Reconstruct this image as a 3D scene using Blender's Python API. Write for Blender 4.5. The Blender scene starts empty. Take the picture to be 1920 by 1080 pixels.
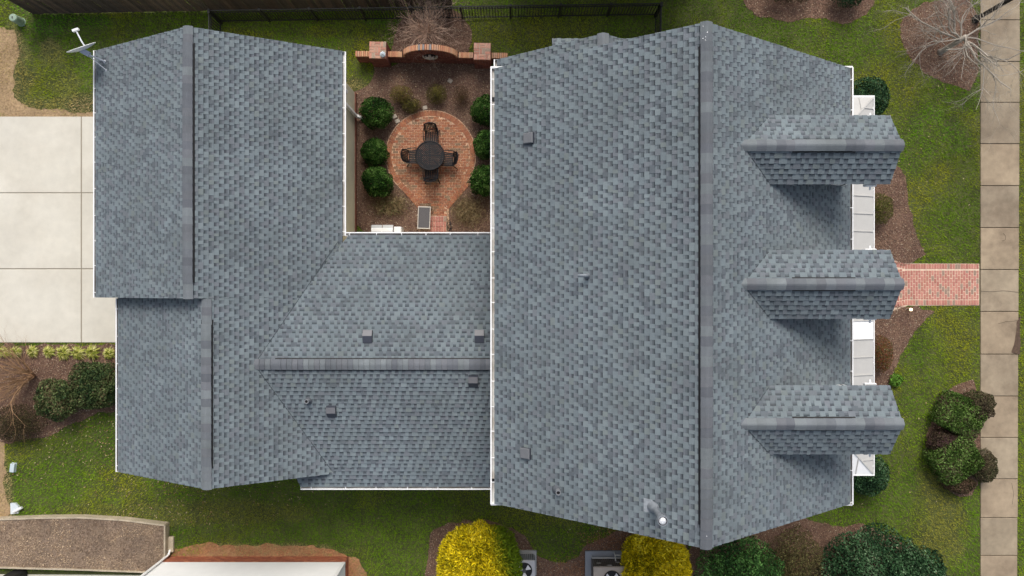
import bpy, math, random
import numpy as np
from mathutils import Vector, Matrix

# ------------------------------------------------------------------ camera, sky, sun, exposure
S = bpy.context.scene
COL = S.collection
CAM_Z, F = 26.1, 1280.0
cam_d = bpy.data.cameras.new("camera"); cam = bpy.data.objects.new("camera", cam_d); COL.objects.link(cam)
cam.location = (0, 0, CAM_Z); cam.rotation_euler = (0, 0, 0)
cam_d.sensor_width = 36; cam_d.lens = 24; cam_d.clip_end = 2000; cam_d.clip_start = 0.1
S.camera = cam
SUN_EL, SUN_AZ = math.radians(50), math.radians(3)       # azimuth from +Y towards +X
W = bpy.data.worlds.new("World"); S.world = W; W.use_nodes = True
nt = W.node_tree; nt.nodes.clear()
out = nt.nodes.new("ShaderNodeOutputWorld"); bg = nt.nodes.new("ShaderNodeBackground")
sky = nt.nodes.new("ShaderNodeTexSky"); sky.sky_type = 'NISHITA'; sky.sun_disc = False
sky.sun_elevation = SUN_EL; sky.sun_rotation = SUN_AZ; sky.dust_density = 4.0; sky.air_density = 1.0
hs = nt.nodes.new("ShaderNodeHueSaturation"); hs.inputs['Saturation'].default_value = 0.60
nt.links.new(sky.outputs[0], hs.inputs['Color']); nt.links.new(hs.outputs[0], bg.inputs[0])
bg.inputs[1].default_value = 0.115
nt.links.new(bg.outputs[0], out.inputs[0])
sun_d = bpy.data.lights.new("sun", 'SUN'); sun = bpy.data.objects.new("sun", sun_d); COL.objects.link(sun)
sun_d.energy = 1.55; sun_d.angle = math.radians(30); sun_d.color = (1.0, 0.96, 0.9)
sdir = Vector((math.cos(SUN_EL) * math.sin(SUN_AZ), math.cos(SUN_EL) * math.cos(SUN_AZ), math.sin(SUN_EL)))
sun.rotation_euler = sdir.to_track_quat('Z', 'Y').to_euler(); sun.location = sdir * 60
S.view_settings.view_transform = 'Standard'; S.view_settings.look = 'None'
S.view_settings.exposure = 0.50; S.view_settings.gamma = 1.0; S.view_settings.use_curve_mapping = False
S.render.engine = 'CYCLES'

# ------------------------------------------------------------------ helpers
rng = np.random.default_rng(7); random.seed(7)
R = random.random
U = random.uniform
def at(px, py, z=0.0):
    """a point of the photograph's frame at a known height, in metres"""
    k = (CAM_Z - z) / F
    return Vector(((px - 960) * k, (540 - py) * k, z))

def mat(name, col=(.5, .5, .5), attr=False, rough=.85, spec=.3, metal=0.0, noise=(), bump=None, tint=None, emit=None):
    """principled surface; noise = [(scale, amount), ...] value variation; tint = (scale, colour, amount) patches of a second colour"""
    m = bpy.data.materials.new(name); m.use_nodes = True
    t = m.node_tree; b = t.nodes['Principled BSDF']
    b.inputs['Roughness'].default_value = rough; b.inputs['Metallic'].default_value = metal
    b.inputs['Specular IOR Level'].default_value = spec
    tc = t.nodes.new('ShaderNodeTexCoord'); vec = tc.outputs['Object']
    if attr:
        a = t.nodes.new('ShaderNodeAttribute'); a.attribute_name = 'Col'; c = a.outputs['Color']
    else:
        a = t.nodes.new('ShaderNodeRGB'); a.outputs[0].default_value = (*col, 1); c = a.outputs[0]
    if tint:
        n = t.nodes.new('ShaderNodeTexNoise'); n.inputs['Scale'].default_value = tint[0]; n.inputs['Detail'].default_value = 6
        n.inputs['Roughness'].default_value = .65
        t.links.new(vec, n.inputs['Vector'])
        mr = t.nodes.new('ShaderNodeMapRange'); mr.inputs[1].default_value = .42; mr.inputs[2].default_value = .68
        mr.inputs[3].default_value = 0; mr.inputs[4].default_value = tint[2]
        t.links.new(n.outputs[0], mr.inputs[0])
        mx = t.nodes.new('ShaderNodeMix'); mx.data_type = 'RGBA'
        t.links.new(mr.outputs[0], mx.inputs[0]); t.links.new(c, mx.inputs[6]); mx.inputs[7].default_value = (*tint[1], 1)
        c = mx.outputs[2]
    for sc, am in noise:
        n = t.nodes.new('ShaderNodeTexNoise'); n.inputs['Scale'].default_value = sc; n.inputs['Detail'].default_value = 5
        n.inputs['Roughness'].default_value = .6
        t.links.new(vec, n.inputs['Vector'])
        mr = t.nodes.new('ShaderNodeMapRange'); mr.inputs[1].default_value = .3; mr.inputs[2].default_value = .7
        mr.inputs[3].default_value = 1 - am; mr.inputs[4].default_value = 1 + am
        t.links.new(n.outputs[0], mr.inputs[0])
        vm = t.nodes.new('ShaderNodeVectorMath'); vm.operation = 'SCALE'
        t.links.new(c, vm.inputs[0]); t.links.new(mr.outputs[0], vm.inputs['Scale']); c = vm.outputs[0]
    t.links.new(c, b.inputs['Base Color'])
    if bump:
        n = t.nodes.new('ShaderNodeTexNoise'); n.inputs['Scale'].default_value = bump[0]; n.inputs['Detail'].default_value = 4
        t.links.new(vec, n.inputs['Vector'])
        bm = t.nodes.new('ShaderNodeBump'); bm.inputs['Strength'].default_value = bump[1]; bm.inputs['Distance'].default_value = .02
        t.links.new(n.outputs[0], bm.inputs['Height']); t.links.new(bm.outputs[0], b.inputs['Normal'])
    if emit:
        b.inputs['Emission Color'].default_value = (*emit[0], 1); b.inputs['Emission Strength'].default_value = emit[1]
    return m

def set_cols(me, cols):
    a = me.attributes.new('Col', 'FLOAT_COLOR', 'FACE')
    c = np.ones((len(cols), 4), np.float32); c[:, :3] = cols
    a.data.foreach_set('color', c.ravel())

def link(name, me, m, parent=None, kind=None):
    o = bpy.data.objects.new(name, me); COL.objects.link(o)
    if m is not None and me is not None and not me.materials: me.materials.append(m)
    if parent is not None:
        o.parent = parent
    if kind: o['kind'] = kind
    return o

class MB:
    """collects faces, then links them as ONE mesh object"""
    def __init__(s): s.v = []; s.f = []; s.c = []; s.col = (.5, .5, .5)
    def add(s, vs, fs, cols=None):
        n = len(s.v); s.v.extend([tuple(p) for p in vs]); s.f.extend([tuple(i + n for i in f) for f in fs])
        s.c.extend(cols if cols else [s.col] * len(fs)); return s
    def box(s, a, b):
        (x0, y0, z0), (x1, y1, z1) = a, b
        return s.add([(x0, y0, z0), (x1, y0, z0), (x1, y1, z0), (x0, y1, z0), (x0, y0, z1), (x1, y0, z1), (x1, y1, z1), (x0, y1, z1)],
                     [(3, 2, 1, 0), (4, 5, 6, 7), (0, 1, 5, 4), (1, 2, 6, 5), (2, 3, 7, 6), (3, 0, 4, 7)])
    def rbox(s, a, b, ch=.01):
        """box with its upper and vertical edges eased"""
        (x0, y0, z0), (x1, y1, z1) = a, b
        def ring(i, z, c):
            return [(x0 + i + c, y0 + i, z), (x1 - i - c, y0 + i, z), (x1 - i, y0 + i + c, z), (x1 - i, y1 - i - c, z),
                    (x1 - i - c, y1 - i, z), (x0 + i + c, y1 - i, z), (x0 + i, y1 - i - c, z), (x0 + i, y0 + i + c, z)]
        vs = ring(0, z0, ch) + ring(0, z1 - ch, ch) + ring(ch, z1, ch)
        fs = [tuple(range(7, -1, -1)), tuple(range(16, 24))]
        for k in (0, 8):
            for i in range(8): j = (i + 1) % 8; fs.append((k + i, k + j, k + 8 + j, k + 8 + i))
        return s.add(vs, fs)
    def obox(s, p0, p1, w, h, up=(0, 0, 1)):
        """bar from p0 to p1 of width w and height h"""
        p0 = Vector(p0); p1 = Vector(p1); d = (p1 - p0).normalized(); up = Vector(up)
        if abs(d.dot(up)) > .99: up = Vector((0, 1, 0))
        sd = d.cross(up).normalized(); u2 = sd.cross(d).normalized()
        a = sd * w / 2; b = u2 * h / 2
        vs = [p0 - a - b, p0 + a - b, p0 + a + b, p0 - a + b, p1 - a - b, p1 + a - b, p1 + a + b, p1 - a + b]
        return s.add(vs, [(3, 2, 1, 0), (4, 5, 6, 7), (0, 1, 5, 4), (1, 2, 6, 5), (2, 3, 7, 6), (3, 0, 4, 7)])
    def tube(s, pts, rad, n=6, cap=True):
        pts = [Vector(p) for p in pts]
        if not hasattr(rad, '__len__'): rad = [rad] * len(pts)
        vs = []; fs = []; prev = None
        for i, p in enumerate(pts):
            d = (pts[min(i + 1, len(pts) - 1)] - pts[max(i - 1, 0)])
            d = d.normalized() if d.length > 1e-9 else Vector((0, 0, 1))
            if prev is None: a = d.orthogonal().normalized()
            else:
                a = prev - d * prev.dot(d)
                a = a.normalized() if a.length > 1e-6 else d.orthogonal().normalized()
            prev = a; b = d.cross(a)
            for k in range(n):
                t = 2 * math.pi * k / n; vs.append(p + (a * math.cos(t) + b * math.sin(t)) * rad[i])
        for i in range(len(pts) - 1):
            for k in range(n):
                q = (k + 1) % n; fs.append((i * n + k, i * n + q, (i + 1) * n + q, (i + 1) * n + k))
        if cap:
            fs.append(tuple(range(n - 1, -1, -1))); fs.append(tuple((len(pts) - 1) * n + k for k in range(n)))
        return s.add(vs, fs)
    def lathe(s, prof, n=16, c=(0, 0, 0)):
        """prof = [(r, z), ...]"""
        vs = []; fs = []
        for r, z in prof:
            for k in range(n):
                t = 2 * math.pi * k / n; vs.append((c[0] + r * math.cos(t), c[1] + r * math.sin(t), c[2] + z))
        for i in range(len(prof) - 1):
            for k in range(n):
                q = (k + 1) % n; fs.append((i * n + k, i * n + q, (i + 1) * n + q, (i + 1) * n + k))
        fs.append(tuple(range(n - 1, -1, -1))); fs.append(tuple((len(prof) - 1) * n + k for k in range(n)))
        return s.add(vs, fs)
    def mesh(s, name):
        me = bpy.data.meshes.new(name); me.from_pydata(s.v, [], s.f); set_cols(me, np.array(s.c, np.float32).reshape(-1, 3)); return me
    def build(s, name, m, parent=None, kind=None, smooth=False):
        me = s.mesh(name)
        if smooth: me.shade_smooth()
        return link(name, me, m, parent, kind)

def np_mesh(name, V, k, cols):
    """faces of k corners each, one after another"""
    V = np.ascontiguousarray(V.reshape(-1, 3), np.float32); n = len(V) // k
    me = bpy.data.meshes.new(name)
    me.vertices.add(len(V)); me.vertices.foreach_set('co', V.ravel())
    me.loops.add(len(V)); me.loops.foreach_set('vertex_index', np.arange(len(V), dtype=np.int32))
    me.polygons.add(n); me.polygons.foreach_set('loop_start', np.arange(0, len(V), k, dtype=np.int32))
    me.update(calc_edges=True); set_cols(me, cols); return me

def thing(name, label, cat, loc=(0, 0, 0), rz=0.0, group=None):
    o = bpy.data.objects.new(name, None); COL.objects.link(o); o.location = loc; o.rotation_euler = (0, 0, rz)
    o.empty_display_size = .2
    o['label'] = label; o['category'] = cat
    if group: o['group'] = group
    return o
def tag(o, label, cat, group=None):
    o['label'] = label; o['category'] = cat
    if group: o['group'] = group
    return o
def copy_tree(o, parent=None, **kw):
    c = o.copy(); COL.objects.link(c)
    if parent is not None: c.parent = parent
    for ch in list(o.children): copy_tree(ch, c)
    for k, v in kw.items(): c[k] = v
    return c

def vnoise(x, y, scale, seed):
    """smooth value noise in 0..1"""
    g = np.random.default_rng(seed).random((256, 256))
    x = np.asarray(x) / scale; y = np.asarray(y) / scale
    xi = np.floor(x).astype(int); yi = np.floor(y).astype(int); fx = x - xi; fy = y - yi
    fx = fx * fx * (3 - 2 * fx); fy = fy * fy * (3 - 2 * fy)
    a = g[xi % 256, yi % 256]; b = g[(xi + 1) % 256, yi % 256]; c = g[xi % 256, (yi + 1) % 256]; d = g[(xi + 1) % 256, (yi + 1) % 256]
    return (a * (1 - fx) + b * fx) * (1 - fy) + (c * (1 - fx) + d * fx) * fy
def fbm(x, y, scale, seed):
    return (vnoise(x, y, scale, seed) * .5 + vnoise(x, y, scale / 2.1, seed + 1) * .3 + vnoise(x, y, scale / 4.3, seed + 2) * .2)
def inside(poly, x, y):
    r = np.zeros(len(x), bool); n = len(poly)
    for i in range(n):
        x0, y0 = poly[i]; x1, y1 = poly[(i + 1) % n]
        if y0 == y1: continue
        c = ((y0 > y) != (y1 > y)) & (x < (x1 - x0) * (y - y0) / (y1 - y0) + x0); r ^= c
    return r
def ragged(poly, step=.12, amp=.06, seed=1):
    """outline in metres with an uneven edge"""
    P = []; n = len(poly); rg = random.Random(seed)
    for i in range(n):
        a = Vector(poly[i]); b = Vector(poly[(i + 1) % n]); k = max(1, int((b - a).length / step))
        for j in range(k): P.append(a.lerp(b, j / k))
    Q = []
    for p in P:
        q = p + Vector((float(vnoise([p.x], [p.y], .35, seed)[0]) - .5, float(vnoise([p.x], [p.y], .35, seed + 9)[0]) - .5)) * amp * 2.4
        Q.append((q.x + rg.uniform(-.3, .3) * amp, q.y + rg.uniform(-.3, .3) * amp))
    return Q
def px_poly(pts, z=0.0): return [tuple(at(x, y, z)[:2]) for x, y in pts]
def smooth_poly(poly, it=2):
    P = [Vector(p) for p in poly]
    for _ in range(it):
        Q = []
        for i in range(len(P)):
            a, b = P[i], P[(i + 1) % len(P)]; Q += [a * .75 + b * .25, a * .25 + b * .75]
        P = Q
    return [tuple(p) for p in P]
def sheet(name, poly, z, m, kind='structure', parent=None):
    me = bpy.data.meshes.new(name); me.from_pydata([(x, y, z) for x, y in poly], [], [tuple(range(len(poly)))])
    me.update()
    if me.polygons[0].normal.z < 0: me.flip_normals()
    return link(name, me, m, parent, kind)

# ------------------------------------------------------------------ materials
M = {}
M['lawn_soil'] = mat('lawn soil', (.07, .08, .022), noise=[(1.2, .35), (9, .4)], bump=(30, .4))
M['grass'] = mat('grass blades', attr=True, rough=.8, spec=.06)
M['soil'] = mat('bare soil', (.36, .25, .14), noise=[(1.5, .25), (14, .35)], bump=(25, .6), tint=(3, (.2, .13, .07), .7))
M['clay'] = mat('red clay soil', (.36, .17, .08), noise=[(1.5, .3), (14, .35)], bump=(25, .6), tint=(2, (.34, .22, .11), .8))
M['mulch'] = mat('mulch bed', (.155, .09, .064), noise=[(1.2, .3), (22, .5)], bump=(40, .9), tint=(2, (.22, .14, .09), .6))
M['bits'] = mat('loose bits', attr=True, rough=.9, spec=.15)
M['driveway'] = mat('driveway concrete', (.61, .58, .50), noise=[(.35, .07), (2.5, .05), (60, .05)], bump=(90, .12), tint=(.45, (.50, .46, .38), .5))
M['sidewalk'] = mat('sidewalk concrete', attr=True, noise=[(.7, .16), (4, .12), (70, .08)], bump=(70, .25), tint=(.55, (.17, .125, .085), .65))
M['mortar'] = mat('pale mortar', (.66, .50, .38), noise=[(20, .2)], bump=(60, .3))
M['sand'] = mat('sand joints', (.62, .40, .26), noise=[(2, .3), (20, .3)], tint=(3, (.55, .33, .2), .7))
M['brick'] = mat('brick', attr=True, rough=.9, spec=.2, noise=[(7, .14), (45, .16)], bump=(60, .3))
M['shingle'] = mat('asphalt shingle', attr=True, rough=.92, spec=.25, noise=[(.35, .10), (1.6, .06), (6, .05), (90, .12)], bump=(140, .3), tint=(.9, (.105, .12, .118), .30))
M['deck'] = mat('roof underlay', (.07, .075, .08))
M['black'] = mat('black vent plastic', (.012, .012, .013), rough=.6)
M['white'] = mat('white aluminium', (.86, .86, .85), rough=.4, spec=.4, noise=[(3, .05)])
M['gut_in'] = mat('gutter trough', (.70, .69, .66), rough=.6, noise=[(2, .15)], tint=(.9, (.24, .18, .12), .7))
M['glarepanel'] = mat('roof panel with painted sky glare', (.92, .92, .91), rough=.35, spec=.5, noise=[(4, .03)])  # sky reflection on the grey porch metal, painted in as white
M['greypanel'] = mat('pale grey metal roof panel', (.50, .49, .465), rough=.5, spec=.4, noise=[(3, .04), (30, .03)])
M['siding'] = mat('olive beige siding', (.62, .57, .42), noise=[(2, .06)])
M['tan'] = mat('pale siding', (.42, .40, .34), noise=[(2, .06)])
M['whiteside'] = mat('white siding', (.80, .80, .79), rough=.5, noise=[(2, .03)])
M['ventmetal'] = mat('painted vent metal', attr=True, rough=.5, spec=.4, noise=[(8, .06)])
M['galv'] = mat('galvanised steel', (.22, .24, .265), rough=.55, metal=.1, noise=[(9, .15)])
M['foil'] = mat('bright galvanised cap', (.85, .86, .87), rough=.3, metal=.5, noise=[(60, .4)], bump=(60, 1))
M['iron'] = mat('black cast aluminium', (.013, .013, .015), rough=.55, spec=.25, noise=[(12, .2)])
M['fence'] = mat('black metal rail', (.018, .018, .017), rough=.6, spec=.3)
M['board'] = mat('weathered fence board', attr=True, rough=.9, noise=[(3, .2), (30, .3)])
M['leaf'] = mat('leaves', attr=True, rough=.7, spec=.08)
M['bark'] = mat('bark', attr=True, rough=.9, noise=[(6, .2), (40, .25)])
M['timber'] = mat('weathered timber', (.44, .37, .27), noise=[(3, .2), (30, .25)], bump=(40, .4))
M['stone'] = mat('pale stone', (.42, .36, .29), noise=[(6, .2), (40, .2)], bump=(20, .5))
M['plastic'] = mat('pale plastic', attr=True, rough=.5, spec=.4, noise=[(6, .06)])
M['paint'] = mat('painted metal', attr=True, rough=.45, spec=.4, noise=[(5, .06), (50, .06)])
M['glass'] = mat('window glass', (.04, .05, .06), rough=.1, spec=.6)
M['lamp'] = mat('lit path lamp', (1, .9, .75), emit=((1.0, .75, .4), 2.2))

# ------------------------------------------------------------------ ground
sheet('ground', [(-300, -300), (300, -300), (300, 300), (-300, 300)], 0, M['lawn_soil'])
EXCL = []            # outlines (metres) where no grass grows

def bed(name, pts, z, m, seed, amp=.07, sm=2, excl=True, real=None):
    p = real if real else px_poly(pts)
    if sm: p = smooth_poly(p, sm if real else 1)
    p = ragged(p, .12, amp, seed)
    sheet(name, p, z, m)
    if excl: EXCL.append(p)
    return p
MUL = []
MUL.append(bed('mulch_bed', [(705, 118), (945, 118), (985, 200), (985, 460), (630, 460), (630, 178), (655, 172), (690, 158), (704, 146)], .010, M['mulch'], 1))
MUL.append(bed('mulch_bed', [(738, 58), (760, 30), (800, 10), (860, 20), (885, 60), (882, 92), (862, 117), (735, 117)], .014, M['mulch'], 2))
MUL.append(bed('mulch_bed', [(1375, -60), (1390, 5), (1420, 32), (1470, 40), (1530, 36), (1590, 44), (1622, 32), (1645, 0), (1650, -60)], .010, M['mulch'], 3))
MUL.append(bed('mulch_bed', [(1686, 55), (1700, 22), (1760, -4), (1836, 0), (1836, 172), (1775, 160), (1722, 128), (1694, 98)], .010, M['mulch'], 4))
MUL.append(bed('mulch_bed', [(1590, 300), (1692, 305), (1698, 350), (1714, 420), (1742, 496), (1600, 496)], .010, M['mulch'], 5, sm=1))
MUL.append(bed('mulch_bed', [(1600, 572), (1762, 576), (1725, 608), (1692, 655), (1668, 715), (1640, 770), (1600, 770)], .010, M['mulch'], 6, sm=1))
MUL.append(bed('mulch_bed', [(1738, 850), (1740, 800), (1758, 755), (1790, 722), (1836, 708), (1836, 930), (1790, 928), (1755, 900)], .010, M['mulch'], 7))
MUL.append(bed('mulch_bed', [(1290, 1000), (1400, 960), (1520, 975), (1570, 985), (1640, 985), (1770, 1060), (1780, 1130), (1290, 1130)], .010, M['mulch'], 8))
MUL.append(bed('mulch_bed', [(800, 1000), (850, 975), (930, 975), (990, 1005), (1000, 1030), (1030, 1052), (1070, 1052), (1100, 1020), (1130, 1005), (1200, 985), (1290, 985), (1290, 1130), (800, 1130)], .018, M['mulch'], 9))
MUL.append(bed('mulch_bed', [(-60, 645), (222, 645), (260, 645), (260, 765), (215, 768), (150, 788), (100, 812), (60, 826), (-60, 835)], .010, M['mulch'], 10))
SOIL = []
SOIL.append(bed('bare_soil', [(-60, 45), (28, 52), (34, 90), (24, 140), (20, 185), (55, 205), (120, 208), (185, 208), (185, 226), (-60, 226)], .006, M['soil'], 21, .12, excl=False))
SOIL.append(bed('bare_soil', [(-60, 800), (8, 818), (14, 870), (8, 905), (20, 960), (20, 985), (-60, 985)], .006, M['soil'], 22, .1, excl=False))
SOIL.append(bed('bare_soil', [(318, 1044), (335, 1022), (410, 1018), (480, 1024), (560, 1020), (640, 1032), (672, 1052), (690, 1080), (695, 1130), (318, 1130)], .006, M['clay'], 23, .1, excl=False))

def lawn_colours(x, y):
    px = x * F / CAM_Z + 960; py = 540 - y * F / CAM_Z
    n = fbm(x, y, 1.9, 11); n2 = fbm(x, y, .5, 31); n3 = fbm(x, y, 4.5, 51)
    g = np.array([.155, .285, .010]); ol = np.array([.33, .345, .020]); tan = np.array([.50, .37, .19]); lime = np.array([.13, .36, .012]); dk = np.array([.08, .17, .010])
    w = np.clip((n - .45) * 3.2 + (n2 - .5) * .4, 0, 1)[:, None]; c = g * (1 - w) + ol * w
    w = np.clip((.5 - n3) * 3 + (n2 - .5), 0, .75)[:, None]; c = c * (1 - w) + dk * w
    def blob(cx, cy, rx, ry, colour, k):
        nonlocal c
        d = ((px - cx) / rx) ** 2 + ((py - cy) / ry) ** 2
        w = np.clip((1.15 - d) * 1.4 + (n2 - .5) * 2.2, 0, 1)[:, None] * k
        c = c * (1 - w) + np.array(colour) * w
    blob(20, 130, 44, 95, tan, .9); blob(110, 205, 110, 24, tan, .85); blob(95, 100, 26, 26, tan, .55); blob(120, 160, 34, 24, tan, .4); blob(150, 190, 40, 18, tan, .6); blob(0, 930, 26, 90, tan, .9); blob(90, 150, 70, 60, ol, .5)
    blob(100, 45, 50, 22, lime, .9); blob(180, 42, 35, 16, lime, .85); blob(60, 12, 40, 20, lime, .7); blob(720, 40, 50, 8, lime, .7)
    blob(500, 1032, 160, 16, tan, .8); blob(665, 158, 30, 16, tan, .7); blob(460, 66, 60, 14, ol, .7); blob(600, 62, 40, 12, ol, .6)
    blob(1760, 970, 55, 110, (.30, .275, .05), .85); blob(1740, 240, 40, 60, lime, .4); blob(1790, 260, 28, 40, lime, .4)
    blob(1765, 420, 40, 60, g, .5); blob(1720, 790, 30, 70, g, .7); blob(350, 960, 260, 26, (.26, .265, .045), .8); blob(160, 830, 140, 50, dk, .6)
    blob(1670, 200, 40, 70, ol, .4); blob(1690, 960, 50, 60, g, .5); blob(1905, 500, 30, 600, ol, .4); blob(1670, 720, 22, 40, ol, .7)
    blob(1040, 1020, 60, 40, g, .8)
    return c
# concrete driveway: three bays wide joints
drv = bpy.data.objects.new('driveway', None); COL.objects.link(drv); drv['kind'] = 'structure'
mb = MB(); p0 = at(-160, 642); p1 = at(235, 219); mb.box((p0.x, p0.y, 0.0), (p1.x, p1.y, .022)); mb.build('joint_filler', mat('joint filler', (.27, .235, .18)), drv, 'structure')
for xa, xb in ((-160, 152.5), (154.5, 235)):
    for ya, yb in ((219, 361), (362.6, 503.2), (505, 642)):
        a = at(xa, yb); b = at(xb, ya); mb = MB(); mb.rbox((a.x, a.y, .002), (b.x, b.y, .035), .008); mb.build('slab', M['driveway'], drv)
EXCL.append(px_poly([(-160, 219), (235, 219), (235, 642), (-160, 642)]))
# sidewalk slabs
sw = bpy.data.objects.new('sidewalk', None); COL.objects.link(sw); sw['kind'] = 'structure'
ys = [-118, -40, 38, 116, 192.5, 270, 348.5, 427, 505.5, 584, 664, 742.5, 820, 897.5, 970, 1041, 1118, 1196]
tones = [(.335, .262, .180), (.35, .275, .188), (.315, .255, .178), (.335, .272, .192), (.30, .245, .175)]
for i in range(len(ys) - 1):
    k = (ys[i] + 118) / 1300
    a = at(1837.5, ys[i + 1] - .6); b = at(1911 - 6.5 * max(0, k - .15), ys[i] + .6)
    mb = MB(); mb.col = tones[(i * 7 + i // 3) % 5]; dz = U(-.006, .006)
    mb.rbox((a.x, a.y, -.05), (b.x, b.y, .045 + dz), .012); mb.build('slab', M['sidewalk'], sw)
a = at(1837, 1196); b = at(1906, -118)
mb = MB(); mb.box((a.x + .03, a.y, .0), (b.x, b.y, .012)); mb.build('joint_soil', mat('joint soil', (.05, .035, .022)), sw)
cr = MB()
for pts in ([(1838, 546), (1858, 547), (1880, 545), (1908, 548)], [(1870, 607), (1884, 603), (1900, 602), (1909, 599)], [(1879, 437), (1884, 443), (1883, 450), (1877, 452)], [(1838, 860), (1850, 866), (1862, 864)], [(1895, 905), (1899, 925), (1896, 945)]):
    for q0, q1 in zip(pts, pts[1:]): cr.obox(at(*q0) + Vector((0, 0, .0505)), at(*q1) + Vector((0, 0, .0505)), .009, .003)
cr.build('cracks', mat('crack dirt', (.07, .055, .04)), sw, 'stuff')
sheet('soil_spill', ragged(px_poly([(1911, 590), (1905, 604), (1904, 625), (1899, 646), (1895, 662), (1911, 666)]), .08, .03, 3), .0545, mat('spilt soil', (.10, .065, .045), noise=[(12, .3)]), 'structure', sw)
EXCL.append(px_poly([(1836, -120), (1911, -120), (1904, 1200), (1836, 1200)]))

# ------------------------------------------------------------------ house
HO = Vector((4.5, 0, 0))
house = thing('house', 'two storey house under a slate grey shingle roof with three dormers, garage wing and courtyard', 'house')
SH = M['shingle']
TOOTH = [(.170, .205, .221), (.158, .190, .208), (.180, .214, .228), (.153, .170, .189), (.114, .132, .149), (.166, .194, .196)]
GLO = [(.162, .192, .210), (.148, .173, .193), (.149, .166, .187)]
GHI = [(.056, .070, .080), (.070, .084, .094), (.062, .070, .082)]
def jit(c, a=.05):
    k = 1 + U(-a, a); return tuple(x * k for x in c)
EXPO = .143
def template(seed):
    """cut-outs of one metre-long laminated sheet: raised teeth and gaps in a fixed order"""
    g = random.Random(seed); q = []
    for i in range(4): q += [(True, g.choice((.08, .11, .14, .19))), (False, g.choice((.085, .11, .14)))]
    s = sum(w for t, w in q); return [(t, w * .985 / s) for t, w in q]
TEMPL = [template(s) for s in (3, 8, 12, 21, 34)]
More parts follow.
